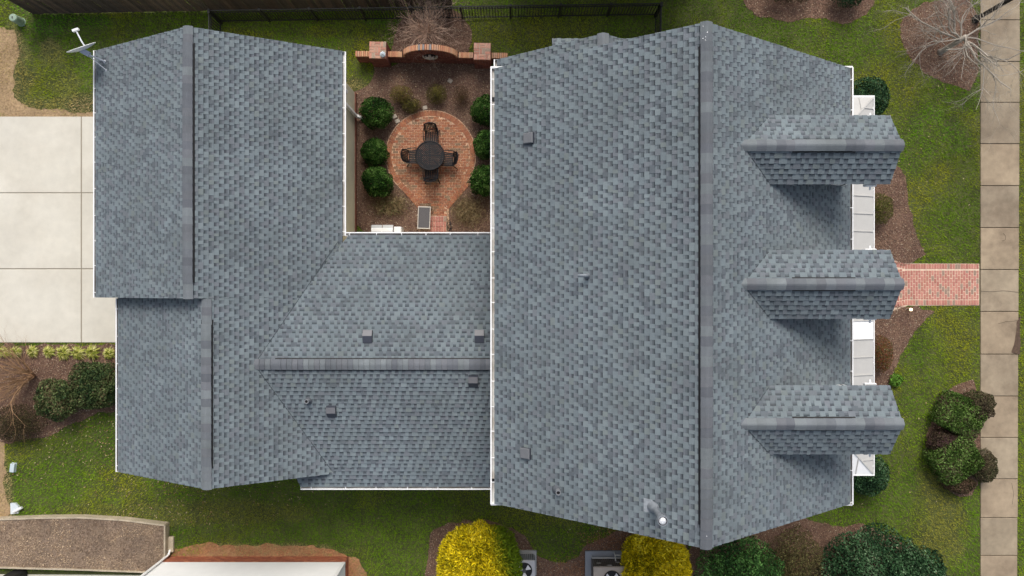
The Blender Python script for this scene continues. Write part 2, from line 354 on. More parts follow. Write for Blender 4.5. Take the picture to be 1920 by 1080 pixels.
class Plane:
    """roof plane: outline points run eave-left, eave-right, then up; courses start at the eave"""
    def __init__(s, pts):
        s.p = [Vector(q) for q in pts]
        s.O = s.p[0]; s.Ud = (s.p[1] - s.p[0]).normalized(); n = s.Ud.cross(s.p[2] - s.p[1]).normalized()
        if n.z < 0: n = -n
        s.N = n; s.Vd = n.cross(s.Ud).normalized()
        if s.Vd.z < 0: s.Vd = -s.Vd
        s.uv = [((q - s.O).dot(s.Ud), (q - s.O).dot(s.Vd)) for q in s.p]
        s.vmax = max(v for u, v in s.uv)
    def P(s, u, v, h=0.0): return s.O + s.Ud * u + s.Vd * v + s.N * h
    def lim(s, v):
        v = min(max(v, 1e-5), s.vmax - 1e-5); us = []
        for i in range(len(s.uv)):
            (u0, v0), (u1, v1) = s.uv[i], s.uv[(i + 1) % len(s.uv)]
            if (v0 > v) != (v1 > v): us.append(u0 + (u1 - u0) * (v - v0) / (v1 - v0))
        return (min(us), max(us)) if len(us) >= 2 else None
    def hit(s, px, py):
        o = Vector((0, 0, CAM_Z)); d = Vector(((px - 960) / F, (540 - py) / F, -1.0))
        t = (s.O - o).dot(s.N) / d.dot(s.N); return o + d * t
    def deck(s, mb, th=.09):
        n = len(s.p); vs = [q - s.N * .004 for q in s.p] + [q - Vector((0, 0, th)) for q in s.p]
        fs = [tuple(range(n)), tuple(range(2 * n - 1, n - 1, -1))] + [(i, n + i, n + (i + 1) % n, (i + 1) % n) for i in range(n)]
        mb.add(vs, fs)
    def shingles(s):
        """list of (verts, faces, cols, u, v, width): raised tabs and, between them, the lower layer with its darker band"""
        res = []; k = 0
        while k * EXPO < s.vmax - .01:
            v0 = k * EXPO; v1 = min(v0 + EXPO, s.vmax); k += 1
            l0 = s.lim(v0 + 1e-4); l1 = s.lim(v1 - 1e-4)
            if not l0 or not l1: continue
            lo = min(l0[0], l1[0]); hi = max(l0[1], l1[1]); u = lo - ((k * .143 + U(-.012, .012)) % .985) - .985; q = []; tooth = True
            drift = U(-.035, .035)
            while u < hi:
                if not q: q = list(random.choice(TEMPL))
                tooth, w = q.pop(0)
                ua, ub = u, u + w; u = ub
                c0 = lambda q, L: min(max(q, L[0]), L[1])
                a0, b0, a1, b1 = c0(ua, l0), c0(ub, l0), c0(ua, l1), c0(ub, l1)
                if max(b0 - a0, b1 - a1) < .008: continue
                j = U(-.004, .004)
                if tooth:
                    h0 = .030 + U(-.003, .003); h1 = .005
                    vs = [s.P(a0, v0 + j, -.003), s.P(b0, v0 + j, -.003), s.P(b0, v0 + j, h0), s.P(a0, v0 + j, h0), s.P(b1, v1 + .01, h1), s.P(a1, v1 + .01, h1), s.P(b1, v1 + .01, -.003), s.P(a1, v1 + .01, -.003)]
                    r = R(); c = jit(TOOTH[0] if r < .30 else TOOTH[1] if r < .54 else TOOTH[2] if r < .74 else TOOTH[3] if r < .86 else TOOTH[4] if r < .94 else TOOTH[5])
                    c = tuple(x * (1 + drift) for x in c)
                    res.append((vs, [(0, 1, 2, 3), (3, 2, 4, 5), (0, 3, 5, 7), (1, 6, 4, 2)], [c] * 4, (ua + ub) / 2, v0, w))
                else:
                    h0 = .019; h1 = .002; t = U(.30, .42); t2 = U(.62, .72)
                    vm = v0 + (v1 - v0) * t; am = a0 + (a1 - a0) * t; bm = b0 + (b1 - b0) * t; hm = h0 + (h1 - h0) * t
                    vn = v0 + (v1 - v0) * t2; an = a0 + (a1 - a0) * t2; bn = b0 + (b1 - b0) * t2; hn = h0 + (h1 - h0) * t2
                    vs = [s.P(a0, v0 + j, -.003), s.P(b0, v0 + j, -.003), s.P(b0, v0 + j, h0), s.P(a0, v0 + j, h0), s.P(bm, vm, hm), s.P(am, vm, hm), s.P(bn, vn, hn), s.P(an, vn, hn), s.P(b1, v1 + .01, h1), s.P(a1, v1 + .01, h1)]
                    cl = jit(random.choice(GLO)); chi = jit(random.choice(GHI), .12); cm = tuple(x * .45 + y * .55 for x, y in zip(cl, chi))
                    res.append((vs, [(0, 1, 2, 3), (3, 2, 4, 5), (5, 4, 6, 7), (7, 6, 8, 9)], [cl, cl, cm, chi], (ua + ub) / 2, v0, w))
        return res

def make_roof(name, planes, parent, single=0, stuffname='shingles'):
    mb = MB()
    for p in planes: p.deck(mb)
    root = mb.build(name, M['deck'], parent)
    rest = MB(); pieces = []
    for i, p in enumerate(planes):
        for q in p.shingles(): pieces.append((i, p, q))
    chosen = set()
    if single:
        cand = [k for k, (i, p, q) in enumerate(pieces) if i == 0 and q[5] > .10 and p.vmax - .5 > q[4] > p.vmax - 1.35 and abs(q[3] - 6.2) < 6.0]
        cand.sort(key=lambda k: -pieces[k][2][5]); chosen = set(cand[:single])
    for k, (i, p, q) in enumerate(pieces):
        if k in chosen:
            m1 = MB(); m1.add(q[0], q[1], q[2]); m1.build('shingle', SH, root)
        else: rest.add(q[0], q[1], q[2])
    rest.build(stuffname, SH, root, 'stuff')
    return root

CAPT = [(.142, .154, .170), (.166, .182, .196), (.126, .135, .152), (.152, .160, .176), (.180, .200, .210)]
def ridge(parent, a, b, pitch, half, vent=None, expo=.21, lift=.035):
    """cap shingles bent over a ridge from a to b; vent=(t0,t1) stretch lifted on a black ridge vent"""
    a = Vector(a); b = Vector(b); d = (b - a).normalized(); L = (b - a).length; sd = Vector((d.y, -d.x, 0)).normalized()
    n = max(1, int(L / expo)); st = L / n; last = None
    for i in range(n):
        t0 = i * st; t1 = t0 + st + .035; q = (t0 + st / 2) / L
        up = .03 + (lift if vent and vent[0] < q < vent[1] else 0)
        mb = MB(); mb.col = jit(random.choice([c for c in CAPT if c != last]), .10); last = mb.col
        vs = []; ks = (-1, -.62, -.25, 0, .25, .62, 1)
        for (t, hh) in ((t0, .028), (t1, 0.0)):
            for k in ks:
                w = half * k * (1 + U(-.01, .01)); z = -pitch * math.sqrt((half * k) ** 2 + (half * .25) ** 2) * .97 + pitch * half * .25
                vs.append(a + d * min(t, L + .01) + sd * w + Vector((0, 0, up + hh + z)))
        base = len(vs)
        for k in ks: vs.append(vs[ks.index(k)] - Vector((0, 0, .022)))
        m = len(ks); fs = [(j, j + 1, m + j + 1, m + j) for j in range(m - 1)] + [(base + j, base + j + 1, j + 1, j) for j in range(m - 1)]
        e0 = len(vs); vs += [vs[0] - Vector((0, 0, .02)), vs[m] - Vector((0, 0, .02)), vs[m - 1] - Vector((0, 0, .02)), vs[2 * m - 1] - Vector((0, 0, .02))]
        fs += [(0, m, e0 + 1, e0), (m - 1, e0 + 2, e0 + 3, 2 * m - 1)]
        mb.add(vs, fs); mb.build('ridge_cap', SH, parent)
    if vent:
        mb = MB(); p = a + d * L * vent[0]; q = a + d * L * vent[1]; w = half + .028
        for sg in (-1, 1):
            o0 = sd * sg * (half * .55); o1 = sd * sg * w
            z0 = -pitch * half * .55; z1 = -pitch * w
            vs = [p + o0 + Vector((0, 0, z0 + .005)), q + o0 + Vector((0, 0, z0 + .005)), q + o1 + Vector((0, 0, z1)), p + o1 + Vector((0, 0, z1)),
                  p + o0 + Vector((0, 0, z0 + .045)), q + o0 + Vector((0, 0, z0 + .045)), q + o1 + Vector((0, 0, z1 + .042)), p + o1 + Vector((0, 0, z1 + .042))]
            mb.add(vs, [(0, 1, 2, 3), (4, 5, 6, 7), (0, 1, 5, 4), (1, 2, 6, 5), (2, 3, 7, 6), (3, 0, 4, 7)])
        mb.build('ridge_vent', M['black'], parent)

def gutter(parent, a, b, outd, depth=.13, hang=.8, off=.35, caps=True):
    a = Vector(a); b = Vector(b); o = Vector(outd).normalized(); Z = Vector((0, 0, 1))
    prof = [(0, 0), (0, -.12), (depth * .62, -.12), (depth * .8, -.075), (depth, -.05), (depth, .006), (depth - .036, .006), (depth - .036, -.012), (depth * .72, -.07), (depth * .55, -.105), (.014, -.105), (.014, 0)]
    vs = [p + o * x + Z * z for p in (a, b) for x, z in prof]; n = len(prof)
    outer = [(i, (i + 1) % n, n + (i + 1) % n, n + i) for i in range(n)]
    mb = MB(); mb.add(vs, [f for i, f in enumerate(outer) if i not in (7, 8, 9)])
    if caps: mb.add(vs, [tuple(range(n - 1, -1, -1)), tuple(range(n, 2 * n))])
    d = (b - a).normalized()
    if caps:
        for q in (a, b):
            pl = [q + o * x + Z * z for x, z in ((0, 0), (0, -.11), (depth * .6, -.11), (depth, -.04), (depth, .004))]
            pl2 = [p + d * (.006 if q is a else -.006) for p in pl]; mb.add(pl + pl2, [tuple(range(5)), tuple(range(9, 4, -1)), (0, 4, 9, 5)])
    g = mb.build('gutter', M['white'], parent)
    m2 = MB(); m2.add(vs, [outer[i] for i in (7, 8, 9)]); m2.build('trough', M['gut_in'], g)
    L = (b - a).length; t = off
    while t < L:
        p = a + d * t; h = MB(); h.obox(p - o * .02 + Z * .006, p + o * (depth - .01) + Z * .006, .022, .006); h.build('hanger', M['white'], g); t += hang * U(.92, 1.08)
    return g

def lap_wall(parent, name, a, b, z0, z1, outd, m, lap=.15, th=.12):
    """wall of lapped siding boards from a to b (plan), facing outd"""
    a = Vector((*a, 0)); b = Vector((*b, 0)); o = Vector((*outd, 0)).normalized(); Z = Vector((0, 0, 1)); mb = MB()
    mb.add([a - o * th + Z * z0, b - o * th + Z * z0, b - o * .002 + Z * z0, a - o * .002 + Z * z0, a - o * th + Z * z1, b - o * th + Z * z1, b - o * .002 + Z * z1, a - o * .002 + Z * z1],
           [(0, 1, 2, 3), (4, 7, 6, 5), (0, 4, 5, 1), (1, 5, 6, 2), (3, 2, 6, 7), (0, 3, 7, 4)])
    z = z0
    while z < z1 - .01:
        zt = min(z + lap, z1); mb.add([a + o * .018 + Z * z, b + o * .018 + Z * z, b + Z * zt, a + Z * zt, a + Z * z, b + Z * z], [(0, 1, 2, 3), (4, 5, 1, 0)]); z = zt
    return mb.build(name, m, parent)

# --- main block
XR, ZR, PM = 4.62, 9.9, .667
XL, XE, YT, YB = -.49, 9.68, 6.31, -6.19
zl = ZR - PM * (XR - XL); ze = ZR - PM * (XE - XR)
PL = Plane([(XL, YT, zl), (XL, YB, zl), (XR, YB, ZR), (XR, YT, ZR)])
PR = Plane([(XE, YB, ze), (XE, YT, ze), (XR, YT, ZR), (XR, YB, ZR)])
main_roof = make_roof('main_roof', [PL, PR], house, single=300)
ridge(main_roof, (XR, YT + .01, ZR), (XR, YB - .01, ZR), PM, .145, vent=(.045, .955), expo=.24)
gutter(house, (XL + .02, YT + .04, zl + .0), (XL + .02, YB - .02, zl + .0), (-1, 0, 0), .15, .72)
gutter(house, (XE - .02, YT + .02, ze), (XE - .02, YB - .02, ze), (1, 0, 0), .13, .95)
mb = MB()                                                 # white returns at the rake ends
for (x0, x1, z) in ((XL - .12, XL + .34, zl), (XE - .42, XE + .1, ze)):
    for y, s in ((YT, 1), (YB, -1)):
        ya, yb = sorted((y + s * .004, y + s * .06)); mb = MB(); mb.box((x0, ya, z - .2), (x1, yb, z - .03 + (.02 if s > 0 else 0))); mb.build('cornice_return', M['white'], house)
for nm, a, b, o in (('wall', (-.15, 5.95), (9.35, 5.95), (0, 1)), ('wall', (-.15, -5.85), (9.35, -5.85), (0, -1)), ('wall', (-.15, -5.85), (-.15, 5.95), (-1, 0)), ('wall', (9.35, -5.85), (9.35, 5.95), (1, 0))):
    lap_wall(house, nm, a, b, 0, 6.45, o, M['tan'])
for y in (5.93, -5.83):                                   # gable ends under the rakes
    mb = MB(); mb.add([(-.15, y, 6.45), (9.35, y, 6.45), (XR, y, ZR - .25), (-.15, y - math.copysign(.1, y), 6.45), (9.35, y - math.copysign(.1, y), 6.45), (XR, y - math.copysign(.1, y), ZR - .25)],
           [(0, 1, 2), (5, 4, 3), (0, 2, 5, 3), (1, 4, 5, 2), (0, 3, 4, 1)]); mb.build('gable_wall', M['tan'], house)

# --- dormers
def dormer(yc):
    zr, zv, half, xf = 9.17, 8.575, .872, 9.70
    pitch = (zr - zv) / half; xb = XR + (ZR - zr) / PM - .3
    mb = MB(); w = .66
    for s in (-1, 1):                                     # cheeks
        ya, yb = sorted((yc + s * w, yc + s * (w - .1))); x0 = XR + (ZR - zv) / PM
        mb.add([(x0 - .25, ya, zv), (9.3, ya, zv), (9.3, ya, ZR - PM * (9.3 - XR) - .1), (x0 - .25, yb, zv), (9.3, yb, zv), (9.3, yb, ZR - PM * (9.3 - XR) - .1)],
               [(0, 1, 2), (5, 4, 3), (0, 3, 4, 1), (1, 4, 5, 2), (0, 2, 5, 3)])
    zb = ZR - PM * (9.36 - XR) - .05
    mb.add([(9.36, yc - w, zb), (9.36, yc + w, zb), (9.36, yc + w, zv + .1), (9.36, yc, zr - .12), (9.36, yc - w, zv + .1),
            (9.24, yc - w, zb), (9.24, yc + w, zb), (9.24, yc + w, zv + .1), (9.24, yc, zr - .12), (9.24, yc - w, zv + .1)],
           [(0, 1, 2, 3, 4), (9, 8, 7, 6, 5), (0, 5, 6, 1), (1, 6, 7, 2), (2, 7, 8, 3), (3, 8, 9, 4), (4, 9, 5, 0)])
    root = mb.build('dormer', M['whiteside'], house)
    pa = Plane([(xf, yc + half, zv), (xb - .2, yc + half, zv), (xb - .2, yc, zr), (xf, yc, zr)])
    pb = Plane([(xb - .2, yc - half, zv), (xf, yc - half, zv), (xf, yc, zr), (xb - .2, yc, zr)])
    m2 = MB(); pa.deck(m2, .06); pb.deck(m2, .06); m2.build('roof', M['deck'], root)
    r = MB()
    for p in (pa, pb):
        for q in p.shingles(): r.add(q[0], q[1], q[2])
    r.build('shingles', SH, root, 'stuff')
    ridge(root, (xf + .012, yc, zr), (xb + .16, yc, zr), pitch, .145, vent=(.28, .66), expo=.24, lift=.03)
    wm = MB(); wm.box((9.365, yc - .42, zb + .25), (9.40, yc + .42, zv)); wm.build('window', M['white'], root)
    gm = MB(); gm.box((9.402, yc - .36, zb + .31), (9.41, yc + .36, zv - .06)); gm.build('pane', M['glass'], root)
    for s in (-1, 1):                                     # frieze and cornice return at the front corners
        fm = MB(); ya, yb = sorted((yc + s * (half - .02), yc + s * (half + .05))); fm.rbox((9.12, ya, zv - .22), (9.42, yb, zv - .09), .02)
        fm.tube([(9.3, yc + s * (half + .02), zv - .2), (9.3, yc + s * (half + .13), zv - .22)], .025, 6); fm.build('cornice_return', M['white'], root)
    return root
for yc in (3.545, .095, -3.38): dormer(yc)

# --- garage wing
GX, GZ, PG = -9.62, 5.85, .518
gxl, gxr, gyt, gyb = -13.58, -5.56, 7.76, -6.04
def gz(x): return GZ - PG * abs(x - GX)
ystep = -.31
LX = GX + .45; LZ = gz(LX); lxl = -12.92
def lz(x): return LZ - PG * abs(x - LX)
g1 = Plane([(gxl, gyt, gz(gxl)), (gxl, ystep, gz(gxl)), (GX, ystep, GZ), (GX, gyt, GZ)])
xr2 = LX - .02
g2 = Plane([(gxr, ystep, gz(gxr)), (gxr, gyt, gz(gxr)), (GX, gyt, GZ), (GX, ystep, GZ)])
g2b = Plane([(gxr, gyb, gz(gxr)), (gxr, ystep, gz(gxr)), (LX, ystep, LZ), (LX, gyb, LZ)])
g3 = Plane([(lxl, ystep + .3, lz(lxl)), (lxl, gyb, lz(lxl)), (LX, gyb, LZ), (LX, ystep + .3, LZ)])
garage_roof = make_roof('garage_roof', [g1, g2, g2b, g3], house)
ridge(garage_roof, (GX, gyt + .01, GZ), (GX, ystep - .01, GZ), PG, .15, vent=(.06, .94), expo=.24)
ridge(garage_roof, (LX, ystep - .02, LZ), (LX, gyb - .01, LZ), PG, .15, vent=(.11, .89), expo=.24)
gutter(house, (gxl + .02, gyt, gz(gxl)), (gxl + .02, ystep, gz(gxl)), (-1, 0, 0), .12, .85)
gutter(house, (lxl + .02, ystep - .03, lz(lxl)), (lxl + .02, gyb, lz(lxl)), (-1, 0, 0), .12, .85)
gutter(house, (gxr - .02, gyt - .02, gz(gxr)), (gxr - .02, 1.72, gz(gxr)), (1, 0, 0), .14, .8)
gzt = 3.65
for a, b, o in (((-13.1, 7.4), (-5.98, 7.4), (0, 1)), ((-12.45, -5.7), (-5.98, -5.7), (0, -1)), ((-13.1, -.3), (-13.1, 7.4), (-1, 0)), ((-12.45, -5.7), (-12.45, -.3), (-1, 0))):
    lap_wall(house, 'wall', a, b, 0, gzt, o, M['siding'])
lap_wall(house, 'wall', (-5.98, 1.2), (-5.98, 7.4), .22, gzt, (1, 0), M['siding'])
for yy in (5.45, -5.55): mb = MB(); mb.box((XL - .085, yy - .05, zl - .104), (XL - .02, yy + .05, zl - .06)); mb.build('gutter_outlet', M['black'], house)
mb = MB(); mb.box((-6.1, 1.2, 0), (-5.93, 7.42, .22)); mb.build('foundation', mat('foundation brick', (.20, .075, .05), noise=[(8, .3)]), house)
for y, x0, x1, xm, zm in ((7.38, -13.1, -5.98, GX, GZ), (-5.68, -12.45, -5.98, LX, LZ)):
    d = -math.copysign(.1, y); mb = MB()
    mb.add([(x0, y, gzt), (x1, y, gzt), (xm, y, zm - .2), (x0, y + d, gzt), (x1, y + d, gzt), (xm, y + d, zm - .2)], [(0, 1, 2), (5, 4, 3), (0, 2, 5, 3), (1, 4, 5, 2), (0, 3, 4, 1)]); mb.build('gable_wall', M['siding'], house)
# the step between the two garage roofs
mb = MB(); mb.add([(gxl + .1, ystep + .03, gz(gxl) - .02), (GX, ystep + .03, GZ - .1), (LX + .1, ystep + .03, LZ - .12), (LX, ystep + .03, LZ - .4), (GX, ystep + .03, GZ - .6), (gxl + .1, ystep + .03, gz(gxl) - .2)], [(0, 1, 2, 3, 4, 5)])
mb.build('step_fascia', M['siding'], house)
# downspout on the courtyard wall
mb = MB(); zt = gz(gxr) - .12
mb.tube([(gxr + .06, 6.52, zt), (gxr + .06, 6.52, zt - .2), (-5.90, 6.52, zt - .55), (-5.90, 6.52, .3), (-5.72, 6.46, .12), (-5.60, 6.40, .10)], .068, 4)
mb.build('downspout', M['white'], house)

# --- connector
CYR, CZR, PC = -2.36, 4.99, .305
cyt, cyb = 1.72, -6.5
czt = CZR - PC * (cyt - CYR); czb = CZR - PC * (CYR - cyb); cxr = -.12
c1 = Plane([(cxr, cyt, czt), (-5.35, cyt, czt), (-8.3, CYR, CZR), (cxr, CYR, CZR)])
c2 = Plane([(-6.93, cyb, czb), (cxr, cyb, czb), (cxr, CYR, CZR), (-8.3, CYR, CZR)])
con_roof = make_roof('connector_roof', [c1, c2], house)
ridge(con_roof, (-.30, CYR, CZR), (-7.98, CYR, CZR), PC, .165, vent=(.05, .915), expo=.17)
gutter(house, (-.62, cyt - .02, czt), (gxr + .1, cyt - .02, czt), (0, 1, 0), .13, .85, .5)
gutter(house, (-6.93, cyb + .02, czb), (-.55, cyb + .02, czb), (0, -1, 0), .13, 1.05)
lap_wall(house, 'wall', (-5.98, 1.28), (-.15, 1.28), 0, czt - .05, (0, 1), M['siding'])
lap_wall(house, 'wall', (-6.6, -6.1), (-.15, -6.1), 0, czb - .05, (0, -1), M['siding'])
lap_wall(house, 'wall', (-6.6, -6.1), (-6.6, -5.6), 0, czb - .05, (-1, 0), M['siding'])

# --- side wing behind the main block and its little shed roof
sy, sxr, szr, sp = 6.88, 2.47, 7.64, .72
sxl = -.44; szl = szr - sp * (sxr - sxl); sxe = 4.6; sze = szr - sp * (sxe - sxr)
w1 = Plane([(sxl, sy, szl), (sxl, 5.9, szl), (sxr, 5.9, szr), (sxr, sy, szr)])
w2 = Plane([(sxe, 5.9, sze), (sxe, sy, sze), (sxr, sy, szr), (sxr, 5.9, szr)])
side_roof = make_roof('side_wing_roof', [w1, w2], house)
ridge(side_roof, (sxr, sy + .01, szr), (sxr, 6.0, szr), sp, .16, expo=.3)
gutter(house, (sxl + .02, sy, szl), (sxl + .02, 6.32, szl), (-1, 0, 0), .13, 3, 2)
lap_wall(house, 'wall', (-.1, 6.6), (4.4, 6.6), 0, szl, (0, 1), M['tan'])
lap_wall(house, 'wall', (-.1, 5.9), (-.1, 6.6), 0, szl, (-1, 0), M['tan'])
b1 = Plane([(3.9, 7.84, 4.6), (1.26, 7.84, 4.6), (1.26, 6.6, 5.3), (3.9, 6.6, 5.3)])
make_roof('bay_roof', [b1], house)
lap_wall(house, 'wall', (1.5, 7.5), (3.7, 7.5), 0, 4.6, (0, 1), M['tan'])

# --- front porch with metal roof
px_o, pzo, pzi = 12.08, 3.3, 4.25
pyt, pyb = 6.36, -6.2
por = MB(); por.box((9.2, pyb + .1, pzo - .3), (px_o - .12, pyt - .1, pzo - .06)); porch = por.build('porch_roof', M['white'], house)
xs0 = 9.3
def porch_z(x): return pzi + (pzo - pzi) * (x - xs0) / (px_o - xs0)
edges = [pyt, at(0, 224, 3.4).y, at(0, 290, 3.4).y, at(0, 329, 3.4).y, at(0, 367.6, 3.4).y, at(0, 401, 3.4).y, at(0, 434, 3.4).y, at(0, 468, 3.4).y, at(0, 500, 3.4).y, at(0, 533, 3.4).y, at(0, 566, 3.4).y, at(0, 601.5, 3.4).y,
         at(0, 636, 3.4).y, at(0, 669.5, 3.4).y, at(0, 703, 3.4).y, at(0, 736, 3.4).y, at(0, 770, 3.4).y, at(0, 803, 3.4).y, at(0, 836, 3.4).y, pyb]
run = px_o - xs0
for i in range(len(edges) - 1):
    ya, yb = edges[i], edges[i + 1]; m = M['glarepanel'] if i == 11 else M['greypanel']  # one panel whitened: its sky reflection is put into the colour
    xo = px_o - .02
    def pt(x, y, dz=0):
        hipd = min(pyt - y, y - pyb); z = min(porch_z(x), pzo + (pzi - pzo) * hipd / run); return (x, y, z + dz)
    mb = MB()
    if 0 < i < len(edges) - 2:
        mb.add([pt(xs0, ya - .006), pt(xs0, yb + .006), pt(xo, yb + .006), pt(xo, ya - .006)] , [(0, 1, 2, 3)])
        mb.add([pt(xs0, ya - .006, -.05), pt(xs0, yb + .006, -.05), pt(xo, yb + .006, -.05), pt(xo, ya - .006, -.05)], [(3, 2, 1, 0)])
    else:
        s = 1 if i == 0 else -1; ye = pyt if i == 0 else pyb; yi = yb if i == 0 else ya; dd = abs(ye - yi)
        zc = pzo + (pzi - pzo) * dd / run
        mb.add([(xo, ye, pzo), (xo, yi, pzo), (xo - dd, yi, zc)], [(0, 1, 2)])                       # front slope up to the hip
        mb.add([(xs0, yi, pzi), (xo - dd, yi, zc), (xo - dd - .0, yi - 0, zc)], [(0, 1, 2)])
        m2 = MB(); yy = ye + s * .004
        m2.add([(xo, ye, pzo + .003), (xo - dd, yi, zc + .003), (xs0, yi, zc + .003), (xs0, ye, pzo + .003)], [(0, 1, 2, 3)]); m2.build('roof_panel', M['glarepanel'] if i else M['greypanel'], porch)  # lower end panel also carries the painted sky reflection
        m3 = MB(); m3.obox((xo, ye, pzo + .012), (xo - dd, yi, zc + .012), .045, .03); m3.build('hip_seam', M['greypanel'], porch)
        m3 = MB(); xm = xo - dd * .62; m3.obox((xm, ye, pzo + .012), (xm, ye - s * dd * .62, pzo + (pzi - pzo) * dd * .62 / run + .015), .03, .03); m3.build('seam', M['greypanel'], porch)
        m3 = MB(); ym = ye - s * dd * .5; m3.obox((xo, ym, pzo + .012), (xo - dd * .5, ym, pzo + (pzi - pzo) * dd * .5 / run + .015), .03, .03); m3.build('seam', M['greypanel'], porch)
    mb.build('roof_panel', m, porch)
    if 0 < i: 
        sm = MB(); sm.obox(Vector(pt(xs0, ya, .014)), Vector(pt(xo, ya, .014)), .022, .03); sm.build('seam', M['greypanel'], porch)
gutter(house, (px_o - .12, pyt + .0, pzo), (px_o - .12, pyb, pzo), (1, 0, 0), .15, .72)
for ya, yb in ((pyt + .003, pyt + .07), (pyb - .07, pyb - .003)): mb = MB(); mb.box((xs0, ya, pzo - .13), (px_o + .03, yb, pzo + .006)); mb.build('porch_end_trim', M['white'], house)
for y in (pyt - .3, 1.9, -1.7, pyb + .3):
    mb = MB(); mb.lathe([(.16, 0), (.16, .08), (.12, .1), (.105, 2.85), (.15, 2.9), (.15, 3.0)], 12, (px_o - .45, y, .0)); mb.build('porch_column', M['white'], house)
mb = MB(); mb.box((9.36, pyb + .1, 0), (px_o - .2, pyt - .1, .02)); mb.build('porch_floor', M['greypanel'], house)

# --- vents
def box_vent(P, px, py, su, sv, c1, c2):
    """low metal hood sitting on a roof plane: su along the eave, sv up the slope"""
    p = P.hit(px, py); mb = MB(); U_, V_, N_ = P.Ud * su / 2, P.Vd * sv / 2, P.N
    b = [p - U_ - V_, p + U_ - V_, p + U_ + V_, p - U_ + V_]
    hi = .15; 
    vs = b + [p - U_ * .95 - V_ * .95 + N_ * hi, p + U_ * .95 - V_ * .95 + N_ * hi, p + U_ * .95 + V_ * .2 + N_ * hi * .95, p - U_ * .95 + V_ * .2 + N_ * hi * .95, p + U_ * .98 + V_ * .98 + N_ * .03, p - U_ * .98 + V_ * .98 + N_ * .03]
    mb.add(vs, [(0, 1, 5, 4), (1, 2, 8, 6, 5), (3, 0, 4, 7, 9), (2, 3, 9, 8), (4, 5, 6, 7), (7, 6, 8, 9)], [c2, c1, c1, c1, c1, c2 if False else c1])
    v = mb.build('box_vent', M['ventmetal'], house)
    fl = MB(); fl.col = c1; k = 1.22
    q = [p + N_ * .019 - U_ * k - V_ * 1.05, p + N_ * .019 + U_ * k - V_ * 1.05, p + N_ * .019 + U_ * k + V_ * 1.1, p + N_ * .019 - U_ * k + V_ * 1.1]
    return v
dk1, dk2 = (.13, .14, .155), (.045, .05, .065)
def slope_vent(P, px, py, w, l, flip):
    """square dark hood: lid toward the ridge, sloping front toward the image bottom"""
    p = P.hit(px, py); N_ = P.N; X = Vector((1, 0, 0)); X = (X - N_ * X.dot(N_)).normalized(); Y = N_.cross(X)
    mb = MB(); hw = w / 2; hl = l / 2
    def q(a, b, c): return p + X * a + Y * b + N_ * c
    vs = [q(-hw, -hl, 0), q(hw, -hl, 0), q(hw, hl, 0), q(-hw, hl, 0), q(-hw * .96, -hl * .98, .05), q(hw * .96, -hl * .98, .05), q(hw * .96, -hl * .02, .17), q(-hw * .96, -hl * .02, .17), q(hw * .96, hl * .96, .15), q(-hw * .96, hl * .96, .15)]
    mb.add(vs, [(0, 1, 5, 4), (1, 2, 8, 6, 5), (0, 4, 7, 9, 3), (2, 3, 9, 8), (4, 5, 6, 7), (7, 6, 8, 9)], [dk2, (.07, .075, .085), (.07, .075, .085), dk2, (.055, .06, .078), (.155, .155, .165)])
    mb.build('box_vent', M['ventmetal'], house)
for P, x, y in ((c1, 690, 632), (c1, 899, 631.5), (c2, 887.5, 714), (c2, 622.5, 770.5)): slope_vent(P, x, y, .30, .40, False)
for x, y in ((993.5, 260), (987.5, 849)):
    p = PL.hit(x, y); N_ = PL.N; A = PL.Ud; B = PL.Vd; mb = MB(); h = .15
    def q(a, b, c): return p + A * a + B * b + N_ * c
    w = .15; l = .155
    vs = [q(-w, -l, 0), q(w, -l, 0), q(w, l, 0), q(-w, l, 0), q(-w, -l, .10), q(w, -l, .10), q(w, l, .10), q(-w, l, .10), q(-w * .86, -l * .86, .125), q(w * .86, -l * .86, .125), q(w * .86, l * .86, .125), q(-w * .86, l * .86, .125)]
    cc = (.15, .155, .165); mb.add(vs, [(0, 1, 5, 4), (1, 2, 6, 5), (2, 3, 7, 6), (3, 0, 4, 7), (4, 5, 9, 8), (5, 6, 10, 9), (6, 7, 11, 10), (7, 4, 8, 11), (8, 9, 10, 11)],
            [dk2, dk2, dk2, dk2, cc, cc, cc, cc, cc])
    mb.build('box_vent', M['ventmetal'], house)
def pipe(P, px, py, r, h, lean=(0, 0)):
    p = P.hit(px, py); mb = MB(); mb.col = (.10, .11, .125)
    mb.lathe([(r * 2.1, .0), (r * 1.9, .03), (r * 1.15, .1), (r * 1.05, .14)], 14, p - Vector((0, 0, .03)))
    o = mb.build('pipe_vent', M['ventmetal'], house, smooth=True)
    m2 = MB(); m2.col = (.20, .21, .225); q = p + Vector((0, 0, h)); m2.lathe([(r, -.1), (r, h), (r * .7, h), (r * .7, h - .06)], 14, p); m2.build('pipe', M['ventmetal'], o)
    m3 = MB(); m3.lathe([(r * .69, 0), (r * .69, .004)], 12, p + Vector((0, 0, h - .05))); m3.build('pipe_mouth', M['black'], o)
pipe(c2, 579, 750.5, .07, .26); pipe(PL, 1045.5, 918.5, .07, .28)
p = PL.hit(1101, 517); mb = MB(); mb.col = (.17, .19, .21)                     # bent plumbing vent
mb.lathe([(.085, -.02), (.08, .03), (.055, .09), (.05, .12)], 14, p); o = mb.build('pipe_vent', M['ventmetal'], house, smooth=True)
mb = MB(); mb.col = (.20, .225, .25); mb.tube([p + Vector((0, 0, .05)), p + Vector((0, 0, .2)), p + Vector((-.06, 0, .27)), p + Vector((-.27, 0, .24))], .045, 10); mb.build('pipe', M['ventmetal'], o, smooth=True)
